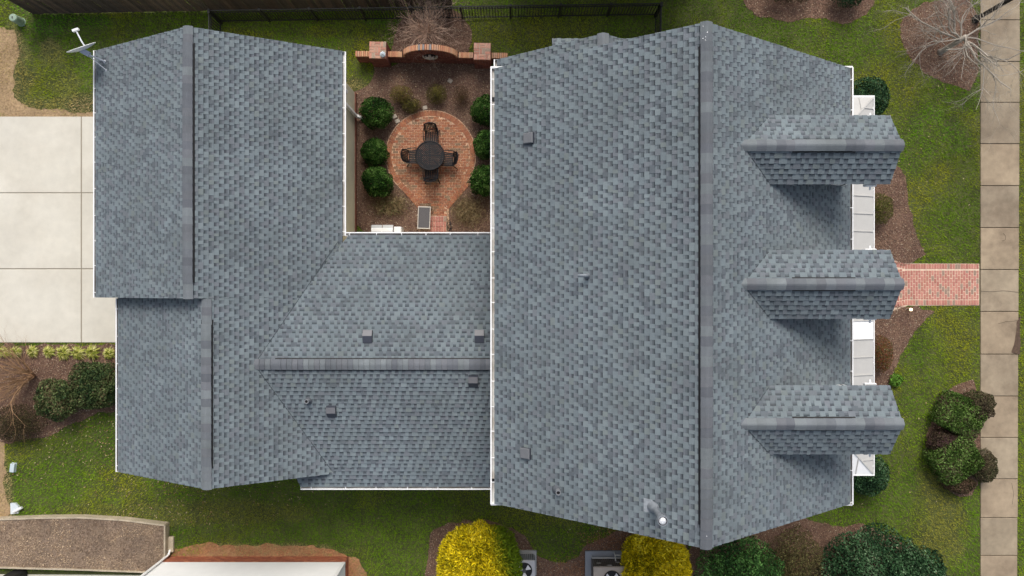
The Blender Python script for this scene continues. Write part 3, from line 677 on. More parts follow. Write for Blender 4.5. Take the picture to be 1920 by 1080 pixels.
# gas flue with flashing and bright cap
p = PL.hit(1226, 949); N_ = PL.N
mb = MB(); hw, hl = .17, .2
a_, b_ = PL.Ud * hw, PL.Vd * hl
mb.add([p - a_ - b_ * 1.3 + N_ * .03, p + a_ - b_ * 1.3 + N_ * .03, p + a_ * .95 - b_ * .1 + N_ * .038, p - a_ * .95 - b_ * .1 + N_ * .038], [(0, 1, 2, 3)])
fl = mb.build('flue_flashing', mat('flashing sheet', (.30, .325, .35), rough=.5, noise=[(12, .2)]), house)
top = at(1243, 977.5, p.z + 1.02)
base = Vector((top.x, top.y, p.z)); base = PL.hit(1233, 952); base = Vector((top.x, top.y, base.z - .15))
mb = MB(); mb.lathe([(.17, -.1), (.15, .10), (.085, .26), (.078, .3)], 18, base); mb.build('flue_cone', M['galv'], house)
mb = MB(); mb.lathe([(.070, .0), (.070, .95)], 18, base); mb.build('flue_pipe', M['galv'], house, smooth=False)
zt = top.z
mb = MB(); mb.lathe([(.125, zt - .12), (.125, zt - .01), (.118, zt), (.106, zt), (.106, zt - .05)], 24, (top.x, top.y, 0)); o = mb.build('flue_cap', M['galv'], house); mb = MB(); mb.lathe([(.105, zt - .048), (.105, zt - .044)], 20, (top.x, top.y, 0)); mb.build('cap_gap', M['black'], o)
mb = MB(); mb.lathe([(.084, zt - .04), (.082, zt - .012), (.05, zt + .006), (.01, zt + .01)], 20, (top.x, top.y, 0)); mb.build('cap_lid', M['foil'], o)
EXCL += [[(-.1, -5.8), (9.3, -5.8), (9.3, 6.5), (-.1, 6.5)], [(-13, -5.6), (-6, -5.6), (-6, 7.3), (-13, 7.3)], [(-6.6, -6), (0, -6), (0, 1.2), (-6.6, 1.2)], [(9.2, -6), (11.6, -6), (11.6, 6.2), (9.2, 6.2)]]
def valley(pa, pb, up):
    mb = MB(); pa = Vector(pa); pb = Vector(pb); d = (pb - pa).normalized(); s = d.cross(Vector(up)).normalized(); n = 14
    for i in range(n):
        q0 = pa.lerp(pb, i / n); q1 = pa.lerp(pb, (i + 1) / n - .004); mb.col = jit(random.choice(GHI), .12); w = .022 + U(-.004, .006); mb.obox(q0 + Vector((0, 0, .026)), q1 + Vector((0, 0, .026)), w, .012)
    mb.build('valley_edge', SH, con_roof if pa.x < -3 else main_roof)
for z1, s in ((3.80, 1), (3.90, -1)):
    z0 = 4.97; valley((GX + (GZ - z0) / PG, CYR + s * (CZR - z0) / PC, z0), (GX + (GZ - z1) / PG, CYR + s * (CZR - z1) / PC, z1), (0, 0, 1))
for yc in (3.545, .095, -3.38):
    for s in (-1, 1):
        z0, z1 = 9.12, 8.60; pt_ = lambda z: (XR + (ZR - z) / PM, yc + s * (9.17 - z) / ((9.17 - 8.575) / .872), z); valley(pt_(z0), pt_(z1), (0, 0, 1))
dv = []
for _ in range(34):
    yy = U(YB + .1, YT - .1) if R() < .85 else YT - .1 - R() * .6; xx = XR + U(-.12, .12); z = ZR - PM * abs(xx - XR) + .075; r = U(.008, .022)
    dv.append([(xx + r * math.cos(t) * U(.7, 1.2), yy + r * math.sin(t) * U(.7, 1.4), z) for t in (0, 1.57, 3.14, 4.71)])
link('droppings', np_mesh('droppings', np.array(dv), 4, np.full((len(dv), 3), .75)), M['plastic'], main_roof, 'stuff')
# ------------------------------------------------------------------ bricks: paved patio, entry walk
def brick_mesh(l, w, h, c, nm='brick'):
    mb = MB(); mb.col = c; ch = .006
    x, y = l / 2, w / 2
    vs = [(-x, -y, 0), (x, -y, 0), (x, y, 0), (-x, y, 0), (-x, -y, h - ch), (x, -y, h - ch), (x, y, h - ch), (-x, y, h - ch), (-x + ch, -y + ch, h), (x - ch, -y + ch, h), (x - ch, y - ch, h), (-x + ch, y - ch, h)]
    mb.add(vs, [(0, 1, 5, 4), (1, 2, 6, 5), (2, 3, 7, 6), (3, 0, 4, 7), (4, 5, 9, 8), (5, 6, 10, 9), (6, 7, 11, 10), (7, 4, 8, 11), (8, 9, 10, 11)])
    me = mb.mesh(nm); me.materials.append(M['brick']); return me
ORANGE = [(.40, .165, .085), (.36, .14, .075), (.43, .19, .10), (.33, .125, .07), (.29, .17, .10), (.24, .165, .105), (.38, .17, .10)]
PINK = [(.46, .20, .16), (.43, .18, .145), (.49, .225, .175), (.40, .165, .13), (.30, .215, .165), (.45, .20, .15)]
def brick_set(l, w, h, pal): return [brick_mesh(l, w, h, jit(c, .06)) for c in pal for _ in (0, 1)]
def lay(meshes, parent, x, y, z, rz, name='brick'):
    o = bpy.data.objects.new(name, random.choice(meshes)); COL.objects.link(o); o.parent = parent
    o.location = (x + U(-.003, .003), y + U(-.003, .003), z + U(-.004, .003)); o.rotation_euler = (U(-.015, .015), U(-.015, .015), rz + U(-.012, .012)); return o
PCX, PCY, PRO = -3.10, 5.07, 1.70
stem = px_poly([(744, 344), (785, 390), (785, 436), (842, 436), (842, 390), (883, 344)])
circ = [(PCX + (PRO + .03) * math.cos(t), PCY + (PRO + .03) * math.sin(t)) for t in np.linspace(0, 2 * math.pi, 64, endpoint=False)]
patio = sheet('brick_patio', circ, .034, M['sand'])
sheet('joint_bed', stem, .026, M['sand'], 'structure', patio)
EXCL += [circ, stem]
fieldb = brick_set(.196, .091, .05, ORANGE); edgeb = brick_set(.196, .098, .055, ORANGE[:4])
cells = []
row = 0; y = PCY - 3.2
while y < PCY + PRO:
    off = .1035 if row % 2 else 0; x = PCX - 2.07 + off
    while x < PCX + 2:
        d = math.hypot(x - PCX, y - PCY); ok = d < PRO - .225 and (abs(x - PCX) < PRO)
        if not ok and y < PCY - 1.0:
            ok = bool(inside(stem, np.array([x]), np.array([y]))[0]) and bool(inside(stem, np.array([x - .17]), np.array([y]))[0]) and bool(inside(stem, np.array([x + .17]), np.array([y]))[0]) and y > 2.72
            ok = ok and not (d < PRO + .0 and False)
        if ok: cells.append((d, x, y))
        x += .207
    y += .1005; row += 1
edge = []
nE = 100
for i in range(nE):
    t = 2 * math.pi * i / nE
    if -2.42 < math.atan2(math.sin(t), math.cos(t)) < -.70: continue
    edge.append((PCX + (PRO - .1) * math.cos(t), PCY + (PRO - .1) * math.sin(t), t))
for (xa, ya), (xb, yb) in ((at(749.5, 344)[:2], at(790, 390)[:2]), (at(877, 344)[:2], at(837, 390)[:2])):
    k = 12; ang = math.atan2(yb - ya, xb - xa)
    for i in range(k): edge.append((xa + (xb - xa) * (i + .5) / k, ya + (yb - ya) * (i + .5) / k, ang + math.pi / 2))
cells.sort()
for x, y, t in edge: lay(edgeb, patio, x, y, -.013, t)
nsing = 300 - len(edge)
rest = MB()
for i, (d, x, y) in enumerate(cells):
    if i < nsing: lay(fieldb, patio, x, y, -.010, 0)
    else:
        me = random.choice(fieldb); dz = U(-.004, .003); c = jit(random.choice(ORANGE), .06)
        rest.add([(v.co.x + x, v.co.y + y, v.co.z - .010 + dz) for v in me.vertices], [tuple(p.vertices) for p in me.polygons], [c] * len(me.polygons))
rest.build('bricks', M['brick'], patio, 'stuff')
# pinkish brick step up to the connector door
st = at(823, 418); step = thing('brick_step', 'low step of pinkish bricks at the courtyard door below the connector gutter', 'step', (st.x, st.y - .12, 0))
mb = MB(); mb.box((-.32, -.5, 0), (.30, .37, .16)); mb.build('step_core', M['mortar'], step)
pinkb = brick_set(.19, .09, .06, PINK)
for i in range(6):
    for j in range(4): lay(pinkb, step, -.27 + i * .103, .26 - j * .2 - (.0 if i % 2 else .0), .125, math.pi / 2)
# entry walk
pinkh = brick_set(.088, .09, .06, PINK)
walk = sheet('brick_walkway', px_poly([(1655, 480), (1692, 494), (1835.5, 494.5), (1835.5, 572.5), (1702, 573), (1655, 590)]), .018, M['mortar'])
EXCL.append(px_poly([(1600, 494), (1836, 494), (1836, 573), (1600, 573)]))
x1 = at(1835, 0).x - .055; k = 0
ybot, ytop = at(0, 572.3).y, at(0, 494.8).y
while x1 - k * .101 > at(1657, 0).x:
    x = x1 - k * .101; fl = max(0, at(1697, 0).x - x)
    ext = fl * .24
    lay(pinkb, walk, x, ytop - .1 + ext, -.034, math.pi / 2 - (.25 if fl else 0)); lay(pinkb, walk, x, ybot + .1 - ext, -.034, math.pi / 2 + (.25 if fl else 0))
    lo, hi = ybot + .213 - ext, ytop - .213 + ext
    y = lo + (.1 if k % 2 else 0)
    if k % 2: lay(pinkh, walk, x, lo + .045, -.036, math.pi / 2)
    while y + .19 < hi + .02: lay(pinkb, walk, x, y + .1, -.036, math.pi / 2); y += .204
    if hi - y > .07: lay(pinkh, walk, x, y + .045, -.036, math.pi / 2)
    k += 1

# ------------------------------------------------------------------ garden wall with pillars and fountain niche
wall = thing('brick_garden_wall', 'low red brick courtyard wall with arched centre, two pillars and round niche', 'wall', (-5.83, 8.62, 0), -.013)
RED = [(.20, .07, .05), (.17, .06, .045), (.23, .085, .06), (.15, .055, .045)]
body = MB()
def courses(x0, x1, y0, y1, z1, topf=None):
    z = 0; r = 0
    while z < z1 - .02:
        x = x0 - (.107 if r % 2 else 0)
        if topf is None: xa_, xb_ = x0, x1
        else:
            q = max(0, (z + .06 - .70) / .80)
            if q >= 1: break
            hw = math.sqrt(1 - q * q) * .93; xa_, xb_ = 2.80 - hw, 2.80 + hw
        while x < x1:
            a = max(x, xa_); b = min(x + .203, xb_)
            if b - a > .02:
                body.col = jit(random.choice(RED), .12); d = U(-.003, .003); body.box((a, y0 + d, z), (b, y1 + d, min(z + .063, z1)))
            x += .214
        z += .074; r += 1
core = MB(); core.box((.01, .012, 0), (5.64, .178, .655)); core.box((.595, -.165, 0), (1.195, .435, 1.022)); core.box((4.435, -.165, 0), (5.035, .435, 1.022))
core.add([(2.80 + .9 * math.cos(t), .012, .65 + .77 * math.sin(t)) for t in np.linspace(0, math.pi, 20)] + [(2.80 + .9 * math.cos(t), .178, .65 + .77 * math.sin(t)) for t in np.linspace(0, math.pi, 20)],
         [tuple(range(20)), tuple(range(39, 19, -1))])
core.build('mortar_core', mat('grey mortar', (.46, .37, .29), noise=[(20, .2)]), wall)
courses(0, 5.65, 0, .19, .66); courses(1.8, 3.8, 0, .19, 1.5, topf=True)
for x0 in (.58, 4.42): courses(x0, x0 + .63, -.18, .45, .98)
body.build('brick_courses', M['brick'], wall, 'stuff')
cop = brick_set(.205, .066, .06, [(.54, .28, .16), (.47, .22, .13), (.58, .34, .20), (.50, .30, .20)])
cg = brick_set(.205, .066, .06, [(.28, .27, .27)])
x = .04
while x < 5.63:
    if not (.55 < x < 1.24 or 4.39 < x < 5.08 or 1.77 < x < 3.83): lay(cop, wall, x, .095, .66, math.pi / 2)
    x += .0755
n = 37
for i in range(n):
    t = math.pi * (i + .5) / n; cx_, cz_ = 2.80 + .955 * math.cos(t), .70 + .765 * math.sin(t)
    nx, nz = math.cos(t) / .955, math.sin(t) / .765; ph = math.atan2(nx, nz)
    o = lay(cg if i in (20, 22, 17) else cop, wall, cx_, .095, cz_, 0); o.rotation_euler = (0, ph, math.pi / 2) ; o.rotation_mode = 'XYZ'
    o.matrix_basis = Matrix.Translation((cx_, .095, cz_)) @ Matrix.Rotation(ph, 4, 'Y') @ Matrix.Rotation(math.pi / 2, 4, 'Z')
capb = brick_set(.196, .089, .06, [(.52, .25, .18), (.44, .22, .16), (.56, .31, .23), (.37, .28, .21), (.50, .28, .20)])
for x0 in (.58, 4.42):
    for i in range(3):
        for j in range(3):
            for s in (-.052, .052):
                cx_, cy_ = x0 + .105 + i * .21, -.18 + .105 + j * .21
                if (i + j) % 2: lay(capb, wall, cx_, cy_ + s, .975, 0)
                else: lay(capb, wall, cx_ + s, cy_, .975, math.pi / 2)
mb = MB(); pts = [(2.80 + .25 * math.cos(t), -.02, .84 + .25 * math.sin(t)) for t in np.linspace(math.pi * .93, math.pi * 2.07, 22)]; mb.tube(pts, .042, 8); mb.build('niche_rim', M['stone'], wall, smooth=True)
mb = MB(); mb.add([(2.80 + .235 * math.cos(t), -.008, .86 + .235 * math.sin(t)) for t in np.linspace(0, 2 * math.pi, 24, endpoint=False)], [tuple(range(24))]); mb.build('niche_back', M['black'], wall)
mb = MB(); mb.add([(2.80 + .2 * math.cos(t) * f, -.03 - .13 * f * math.sin(t * .5 if t < math.pi else t) * 0 - .11 * f, .98 - .05 * f) for f in (.15, .6, 1) for t in np.linspace(math.pi, 2 * math.pi, 10)],
                  [(i * 10 + j, i * 10 + j + 1, i * 10 + j + 11, i * 10 + j + 10) for i in (0, 1) for j in range(9)])
mb.tube([(2.64, -.05, .96), (2.72, -.12, .93), (2.80, -.15, .92), (2.88, -.12, .93), (2.96, -.05, .96)], .03, 6); mb.tube([(2.80, .0, 1.0), (2.80, -.14, .94)], .05, 8)
mb.build('niche_shell', M['stone'], wall, smooth=True)
lp = at(718.5, 103.5, 1.04); lan = thing('lantern', 'small pale grey faceted lantern on the left brick pillar', 'lantern', (lp.x, lp.y, 1.035), .5)
mb = MB(); mb.col = (.42, .48, .52); mb.lathe([(.075, 0), (.09, .03), (.085, .10)], 6); mb.build('body', M['paint'], lan)
mb = MB(); mb.col = (.55, .63, .68); mb.lathe([(.115, .10), (.10, .12), (.03, .18), (.01, .2)], 6); mb.build('cap', M['paint'], lan)

# ------------------------------------------------------------------ patio furniture
tb = thing('patio_table', 'round black lattice metal table at the centre of the brick patio', 'table', (-3.05, 4.92, .055))
mb = MB(); rt = .55
for k in range(-10, 11):
    c = k * .054; L = math.sqrt(max(0, (rt - .03) ** 2 - c * c))
    if L > .05:
        for sg in (1, -1):
            a = Vector((-L, c, .695 + .001 * sg)); b = Vector((L, c, .695 + .001 * sg)); r = Matrix.Rotation(math.pi / 4 * sg, 3, 'Z'); mb.obox(r @ a, r @ b, .032, .012)
mb.build('lattice_top', M['iron'], tb)
mb = MB(); n = 40; vs = []
for r, z in ((rt - .05, .69), (rt - .05, .712), (rt - .01, .715), (rt, .70), (rt, .67), (rt - .03, .67)):
    for k in range(n): t = 2 * math.pi * k / n; vs.append((r * math.cos(t), r * math.sin(t), z))
mb.add(vs, [(i * n + k, i * n + (k + 1) % n, ((i + 1) % 6) * n + (k + 1) % n, ((i + 1) % 6) * n + k) for i in range(6) for k in range(n)]); mb.build('rim', M['iron'], tb, smooth=True)
mb = MB()
for t in (0, math.pi / 2): mb.obox((-rt * .95 * math.cos(t), -rt * .95 * math.sin(t), .70), (rt * .95 * math.cos(t), rt * .95 * math.sin(t), .70), .03, .014)
mb.lathe([(.05, .695), (.05, .714), (.02, .714)], 12); mb.build('spokes', M['iron'], tb)
for k in range(4):
    t = math.pi / 4 + k * math.pi / 2; c, s = math.cos(t), math.sin(t); mb = MB(); mb.tube([(c * .30, s * .30, .69), (c * .20, s * .20, .45), (c * .24, s * .24, .2), (c * .38, s * .38, .012)], .022, 8); mb.build('leg', M['iron'], tb)
for x, y in ((.24, .06), (-.06, -.21)):
    pass
def make_chair():
    t = thing('patio_chair', 'x', 'chair', (0, 0, 0), 0, 'black metal chairs round the patio table')
    def lattice(fn, nu, nv, w, h):
        mb = MB()
        for i in range(nu + 1):
            for j in range(nv):
                for s in (0, 1):
                    a = (i + ((j + s) % 2) * .5 - .25) / nu; b = (i + ((j + s + 1) % 2) * .5 - .25) / nu
                    pa = fn(min(max(a, 0), 1), j / nv); pb = fn(min(max(b, 0), 1), (j + 1) / nv)
                    if (Vector(pb) - Vector(pa)).length > .01: mb.obox(pa, pb, w, h, (0, .3, 1))
        return mb
    seat = lambda u, v: ((u - .5) * (.50 - .05 * v), -.22 + .46 * v, .43 - .02 * math.sin(math.pi * v))
    mb = lattice(seat, 7, 7, .038, .012)
    e = [seat(0, 0), seat(1, 0), seat(1, .5), seat(1, 1), seat(0, 1), seat(0, .5), seat(0, 0)]; mb.tube(e, .020, 6); mb.build('seat', M['iron'], t)
    def back(u, v):
        w = .47 - .03 * v; x = (u - .5) * w; bow = .06 * (1 - (2 * u - 1) ** 2)
        return (x, .24 + .17 * v + bow, .46 + (.42 + .06 * (1 - (2 * u - 1) ** 2)) * v)
    mb = lattice(back, 8, 6, .040, .012)
    mb.tube([back(u, 1) for u in np.linspace(0, 1, 9)], .021, 6); mb.tube([back(0, v) for v in (0, .5, 1)], .021, 6); mb.tube([back(1, v) for v in (0, .5, 1)], .021, 6); mb.tube([back(u, .02) for u in (0, .5, 1)], .014, 6); mb.build('backrest', M['iron'], t)
    for s in (-1, 1):
        mb = MB(); mb.tube([(s * .25, .33, .66), (s * .28, .2, .67), (s * .28, -.05, .65), (s * .27, -.12, .60), (s * .25, -.14, .44)], .017, 6); mb.build('armrest', M['iron'], t)
        mb = MB(); mb.tube([(s * .235, -.2, .42), (s * .25, -.24, .2), (s * .27, -.27, .0)], .018, 6); mb.build('leg', M['iron'], t)
        mb = MB(); mb.tube([(s * .22, .24, .43), (s * .24, .30, .2), (s * .27, .40, .0)], .018, 6); mb.build('leg', M['iron'], t)
    return t
ch = make_chair()
for i, (x, y, rz, lab) in enumerate(((-3.02, 5.62, .03, 'black metal chair with its back toward the garden wall'), (-3.62, 4.93, math.pi / 2 + .06, 'black metal chair with its back toward the garage wing'),
                                     (-2.46, 4.84, -math.pi / 2 - .08, 'black metal chair with its back toward the tall main roof'), (-3.03, 4.38, math.pi + .02, 'black metal chair mostly under the table, on the connector side'))):
    c = ch if i == 0 else copy_tree(ch); c.location = (x, y, .055); c.rotation_euler = (0, 0, rz); c['label'] = lab
# low table, cabinet and hoop stand by the connector wall
q = at(795, 408, .5); lt = thing('side_table', 'low side table with a dark slate top and pale metal frame by the courtyard door', 'table', (q.x, q.y, .02), -.04)
mb = MB(); mb.rbox((-.205, -.38, .45), (.205, .38, .475), .004); mb.build('top', mat('dark slate', (.10, .095, .10), rough=.6, noise=[(30, .15)]), lt)
mb = MB()
for a, b in (((-.235, -.42), (.235, -.385)), ((-.235, .385), (.235, .42)), ((-.235, -.384), (-.21, .384)), ((.21, -.384), (.235, .384))): mb.box((*a, .43), (*b, .485))
mb.build('frame', mat('pale metal', (.60, .56, .50), rough=.5), lt)
for sx in (-.21, .21):
    for sy_ in (-.39, .39): mb = MB(); mb.box((sx - .02, sy_ - .02, 0), (sx + .02, sy_ + .02, .43)); mb.build('leg', M['paint'], lt)
q0, q1 = at(695, 421, .85), at(736, 436, .85)
cab = thing('utility_cabinet', 'white outdoor air conditioning cabinet with two grey lids under the connector gutter', 'air conditioner', ((q0.x + q1.x) / 2, 1.32, 0))
w2 = (q1.x - q0.x) / 2; d2 = q0.y - 1.32
mb = MB(); mb.rbox((-w2, 0.0, 0), (w2, d2 - .12, .8), .02); mb.build('body', M['white'], cab)
for s in (-1, 1):
    mb = MB(); mb.col = (.42, .43, .43); x0, x1_ = (-w2, -.015) if s < 0 else (.015, w2)
    mb.add([(x0, d2 - .30, .82), (x1_, d2 - .30, .82), (x1_, d2, .70), (x0, d2, .70), (x0, d2 - .30, .80), (x1_, d2 - .30, .80), (x1_, d2, .66), (x0, d2, .66)], [(0, 1, 2, 3), (7, 6, 5, 4), (0, 4, 5, 1), (1, 5, 6, 2), (2, 6, 7, 3), (3, 7, 4, 0)]); mb.build('lid', M['paint'], cab)
q2 = at(752, 425, .75)
cb = thing('utility_box', 'plain white utility box between the cabinet and the brick patio neck', 'utility box', ((q1.x + q2.x) / 2 + .02, 1.32, 0)); w3 = (q2.x - q1.x) / 2 - .01
mb = MB(); mb.rbox((-w3, 0, .2), (w3, q2.y - 1.32, .75), .015); mb.build('body', M['white'], cb); mb = MB(); mb.rbox((-w3 + .02, .02, .755), (w3 - .02, q2.y - 1.35, .77), .005); mb.build('lid', M['white'], cb)
q = at(842, 424, .5); hp = thing('hoop_stand', 'black bent metal plant stand beside the courtyard step', 'plant stand', (q.x, q.y, .01))
for k, r in enumerate((.07, .10, .12)):
    mb = MB(); mb.tube([(r * math.cos(t) * .7, .2 * math.sin(t) * (k + 2) / 4, .3 + .12 * k) for t in np.linspace(0, 2 * math.pi, 16)], .011, 5); mb.build('hoop', M['iron'], hp)
for s in (-1, 1):
    mb = MB(); mb.tube([(s * .05, -.12 * s, 0), (s * .07, -.05, .3), (s * .07, .02, .56)], .012, 5); mb.build('leg', M['iron'], hp)
for i, (x, y, r, lab) in enumerate(((740, 219, .5, 'flat tan paver nearest the upper left boxwood'), (745.5, 227.5, .5, 'flat tan paver touching the patio edge near the upper left boxwood'), (797, 202.5, .2, 'small tan stone at the top rim of the round patio'), (844, 152, -.6, 'pale oblong stone lying in the mulch below the garden wall'))):
    p = at(x, y); o = thing('paver', lab, 'stone', (p.x, p.y, .01), r, 'loose stones in the courtyard mulch'); mb = MB(); mb.rbox((-.09, -.075, 0), (.09, .075, .05), .015); mb.build('slab', M['stone'], o)

# ------------------------------------------------------------------ fences
fa, fb = at(62, 27), at(852, 12)
fen = thing('wooden_fence', 'tall dark brown board fence along the back edge of the yard', 'fence', (fa.x, fa.y, 0), math.atan2(fb.y - fa.y, fb.x - fa.x))
L = (fb - fa).length; n = int(L / .146)
btones = [(.085, .062, .050), (.064, .050, .042), (.11, .080, .062), (.075, .060, .052)]
bms = []
for c in btones * 2:
    mb = MB(); mb.col = jit(c, .1); h = 1.85
    mb.add([(-.067, 0, .03), (.067, 0, .03), (.067, .02, .03), (-.067, .02, .03), (-.067, 0, h - .03), (.067, 0, h - .03), (.067, .02, h - .03), (-.067, .02, h - .03), (-.04, 0, h), (.04, 0, h), (.04, .02, h), (-.04, .02, h)],
           [(3, 2, 1, 0), (0, 1, 5, 4), (1, 2, 6, 5), (2, 3, 7, 6), (3, 0, 4, 7), (4, 5, 9, 8), (5, 6, 10, 9), (6, 7, 11, 10), (7, 4, 8, 11), (8, 9, 10, 11)]); me = mb.mesh('board'); me.materials.append(M['board']); bms.append(me)
for i in range(n):
    o = bpy.data.objects.new('board', random.choice(bms)); COL.objects.link(o); o.parent = fen; o.location = (i * .146 + .07 + U(-.004, .004), U(-.006, .006), U(-.02, .02)); o.rotation_euler = (U(-.012, .012), U(-.008, .008), U(-.03, .03))
for z in (.3, .95, 1.6): mb = MB(); mb.col = (.06, .048, .04); mb.box((0, .03, z), (n * .146, .07, z + .09)); mb.build('rail', M['board'], fen)
for i in range(0, n, 16): mb = MB(); mb.col = (.06, .048, .04); mb.box((i * .146, .072, 0), (i * .146 + .09, .16, 1.8)); mb.build('post', M['board'], fen)
def rail_fence(name, label, runs):
    t = thing(name, label, 'fence', (runs[0][0][0], runs[0][0][1], 0)); o0 = Vector((runs[0][0][0], runs[0][0][1], 0))
    pm = MB(); pm.box((-.011, -.011, .05), (.011, .011, 1.09)); pme = pm.mesh('picket'); pme.materials.append(M['fence'])
    qm = MB(); qm.box((-.035, -.035, 0), (.035, .035, 1.13)); qm.box((-.045, -.045, 1.131), (.045, .045, 1.15)); qme = qm.mesh('post'); qme.materials.append(M['fence'])
    for a, b in runs:
        a = Vector((*a, 0)) - o0; b = Vector((*b, 0)) - o0; L = (b - a).length; d = (b - a) / L
        for z in (.12, .93, 1.095): mb = MB(); mb.obox(a + Vector((0, 0, z)), b + Vector((0, 0, z)), .035, .035); mb.build('rail', M['fence'], t)
        m = max(1, round(L / 1.93))
        for i in range(m + 1): o = bpy.data.objects.new('post', qme); COL.objects.link(o); o.parent = t; o.location = a + d * (L * i / m); o.rotation_euler.z = math.atan2(d.y, d.x)
        x = .11
        while x < L: o = bpy.data.objects.new('picket', pme); COL.objects.link(o); o.parent = t; o.location = a + d * x; o.rotation_euler.z = math.atan2(d.y, d.x); x += .108
    return t
rail_fence('metal_fence', 'black metal picket fence running behind the garden wall', [((-11.1, 10.16), (5.47, 10.42)), ((-11.1, 8.0), (-11.1, 10.09)), ((5.44, 8.2), (5.47, 10.35))])

# ------------------------------------------------------------------ plants
def leaf_quads(C, N, ln, wd, axis=None, g=None):
    """one bent diamond leaf per centre; N facing, axis the long direction"""
    g = g or rng; n = len(C)
    r = g.normal(size=(n, 3)) if axis is None else axis
    a = r - N * np.sum(r * N, 1)[:, None]; a /= np.linalg.norm(a, axis=1)[:, None] + 1e-9; b = np.cross(N, a)
    ln = np.broadcast_to(np.asarray(ln), (n,))[:, None]; wd = np.broadcast_to(np.asarray(wd), (n,))[:, None]
    V = np.empty((n, 4, 3)); V[:, 0] = C - a * ln * .5; V[:, 1] = C + b * wd * .5 + N * wd * .12; V[:, 2] = C + a * ln * .5; V[:, 3] = C - b * wd * .5 + N * wd * .12
    return V
def foliage(n, r, leaf, pal, seed, lump=.16, lumpf=3.0, shell=.5, boxy=0.0, spike=0.0, zc=None, asp=.5, patch=None, lo=-.35, clump=0):
    g = np.random.default_rng(seed); d = g.normal(size=(n, 3)); d /= np.linalg.norm(d, axis=1)[:, None]
    d[:, 2] = np.where(d[:, 2] < lo, -d[:, 2], d[:, 2])
    nd = d.copy()
    if boxy: e = (np.sum(np.abs(d) ** (2 + boxy), 1)) ** (1 / (2 + boxy)); d = d / e[:, None]
    ln_ = fbm(nd[:, 0] * 3 + nd[:, 2] * 2 + 40, nd[:, 1] * 3 - nd[:, 2] + 40, 3.0 / lumpf, seed)
    rad = 1 + (ln_ - .5) * 2 * lump - shell * g.random(n) ** 2.2
    if clump:
        cd = g.normal(size=(clump, 3)); cd /= np.linalg.norm(cd, axis=1)[:, None]; cd[:, 2] = np.abs(cd[:, 2])
        best = (nd @ cd.T).max(1); rad += np.clip((best - .955) * 3.2, -.20, .11)
    rr = np.array(r); C = d * rad[:, None] * rr; zc = r[2] * .85 if zc is None else zc; C[:, 2] += zc; C[:, 2] = np.maximum(C[:, 2], .02 + g.random(n) * .05)
    N = nd + g.normal(size=(n, 3)) * .75; N /= np.linalg.norm(N, axis=1)[:, None]; ax = None
    s = leaf * g.uniform(.7, 1.3, n)
    if spike:
        ax = nd + g.normal(size=(n, 3)) * spike; N = np.cross(ax, g.normal(size=(n, 3))); N /= np.linalg.norm(N, axis=1)[:, None] + 1e-9
    V = leaf_quads(C, N, s, s * asp, ax, g)
    pal = np.array(pal); w = fbm(C[:, 0] * 2 + 9, C[:, 1] * 2 + C[:, 2] + 9, .7, seed + 3) + g.normal(size=n) * .16
    idx = np.clip((w * len(pal) * 1.25 - .12 * len(pal)).astype(int), 0, len(pal) - 1); c = pal[idx] * g.uniform(.55, 1.5, (n, 1))
    if patch is not None: c = patch(C, c, g)
    return V, c
def twigs(mb, p, d, L, r, lev, g, spread=.6, up=.15, kids=(2, 4), nseg=4, wob=.12, taper=.35):
    pts = [Vector(p)]; d = Vector(d).normalized(); dirs = []
    for i in range(nseg):
        d = (d + Vector((g.gauss(0, wob), g.gauss(0, wob), g.gauss(0, wob) + up * .25))).normalized(); pts.append(pts[-1] + d * L / nseg); dirs.append(d.copy())
    mb.tube(pts, [r * (1 - (1 - taper) * i / nseg) for i in range(nseg + 1)], 6 if r > .03 else 4 if r > .008 else 3, cap=lev == 0)
    if lev > 0:
        for k in range(g.randint(*kids) + (1 if lev > 1 else 0)):
            i = g.randint(1, nseg); b = dirs[i - 1]; s = b.orthogonal().normalized(); s.rotate(Matrix.Rotation(g.uniform(0, 6.28), 3, b))
            twigs(mb, pts[i], b + s * spread * g.uniform(.6, 1.3), L * g.uniform(.5, .75), r * (1 - (1 - taper) * i / nseg) * g.uniform(.5, .75), lev - 1, g, spread, up, kids, nseg, wob, taper)
def shrub(name, label, group, px, py, zmid, r, *pn, pal=None, leaf=.05, cat='shrub', stems=6, stemcol=(.12, .085, .055), loc=None, rz=0.0, **kw):
    if len(pn) == 3: pal, n, seed = pn
    else: n, seed = pn
    pal = pal or BOX
    p = at(px, py, zmid) if loc is None else loc
    t = thing(name, label, cat, (p.x, p.y, 0), rz, group)
    V, c = foliage(n, r, leaf, pal, seed, **kw); link('foliage', np_mesh('foliage', V, 4, c), M['leaf'], t)
    mb = MB(); mb.col = stemcol; g = random.Random(seed)
    for k in range(stems):
        a = k * 6.283 / stems + g.random(); mb2 = Vector((math.cos(a) * .5, math.sin(a) * .5, 1)); twigs(mb, (0, 0, 0), (mb2.x * r[0], mb2.y * r[1], r[2] * 1.2), r[2] * 1.15, .018 + .006 * r[0], 1, g)
    mb.build('stems', M['bark'], t); return t
BOX = [(0.007, 0.022, 0.004), (0.013, 0.037, 0.006), (0.023, 0.063, 0.009), (0.043, 0.101, 0.016), (0.101, 0.180, 0.043)]
b0 = shrub('boxwood', 'glossy round boxwood nearest the wall downspout', 'clipped boxwoods either side of the brick patio', 705.5, 211, .6, (.56, .55, .56), 7000, 101, leaf=.062, lump=.17, asp=.6, clump=90, shell=.4)
b1_ = shrub('boxwood', 'x', 'clipped boxwoods either side of the brick patio', 701, 284, .6, (.54, .57, .52), 6800, 102, leaf=.062, lump=.20, asp=.6, clump=80, shell=.45)
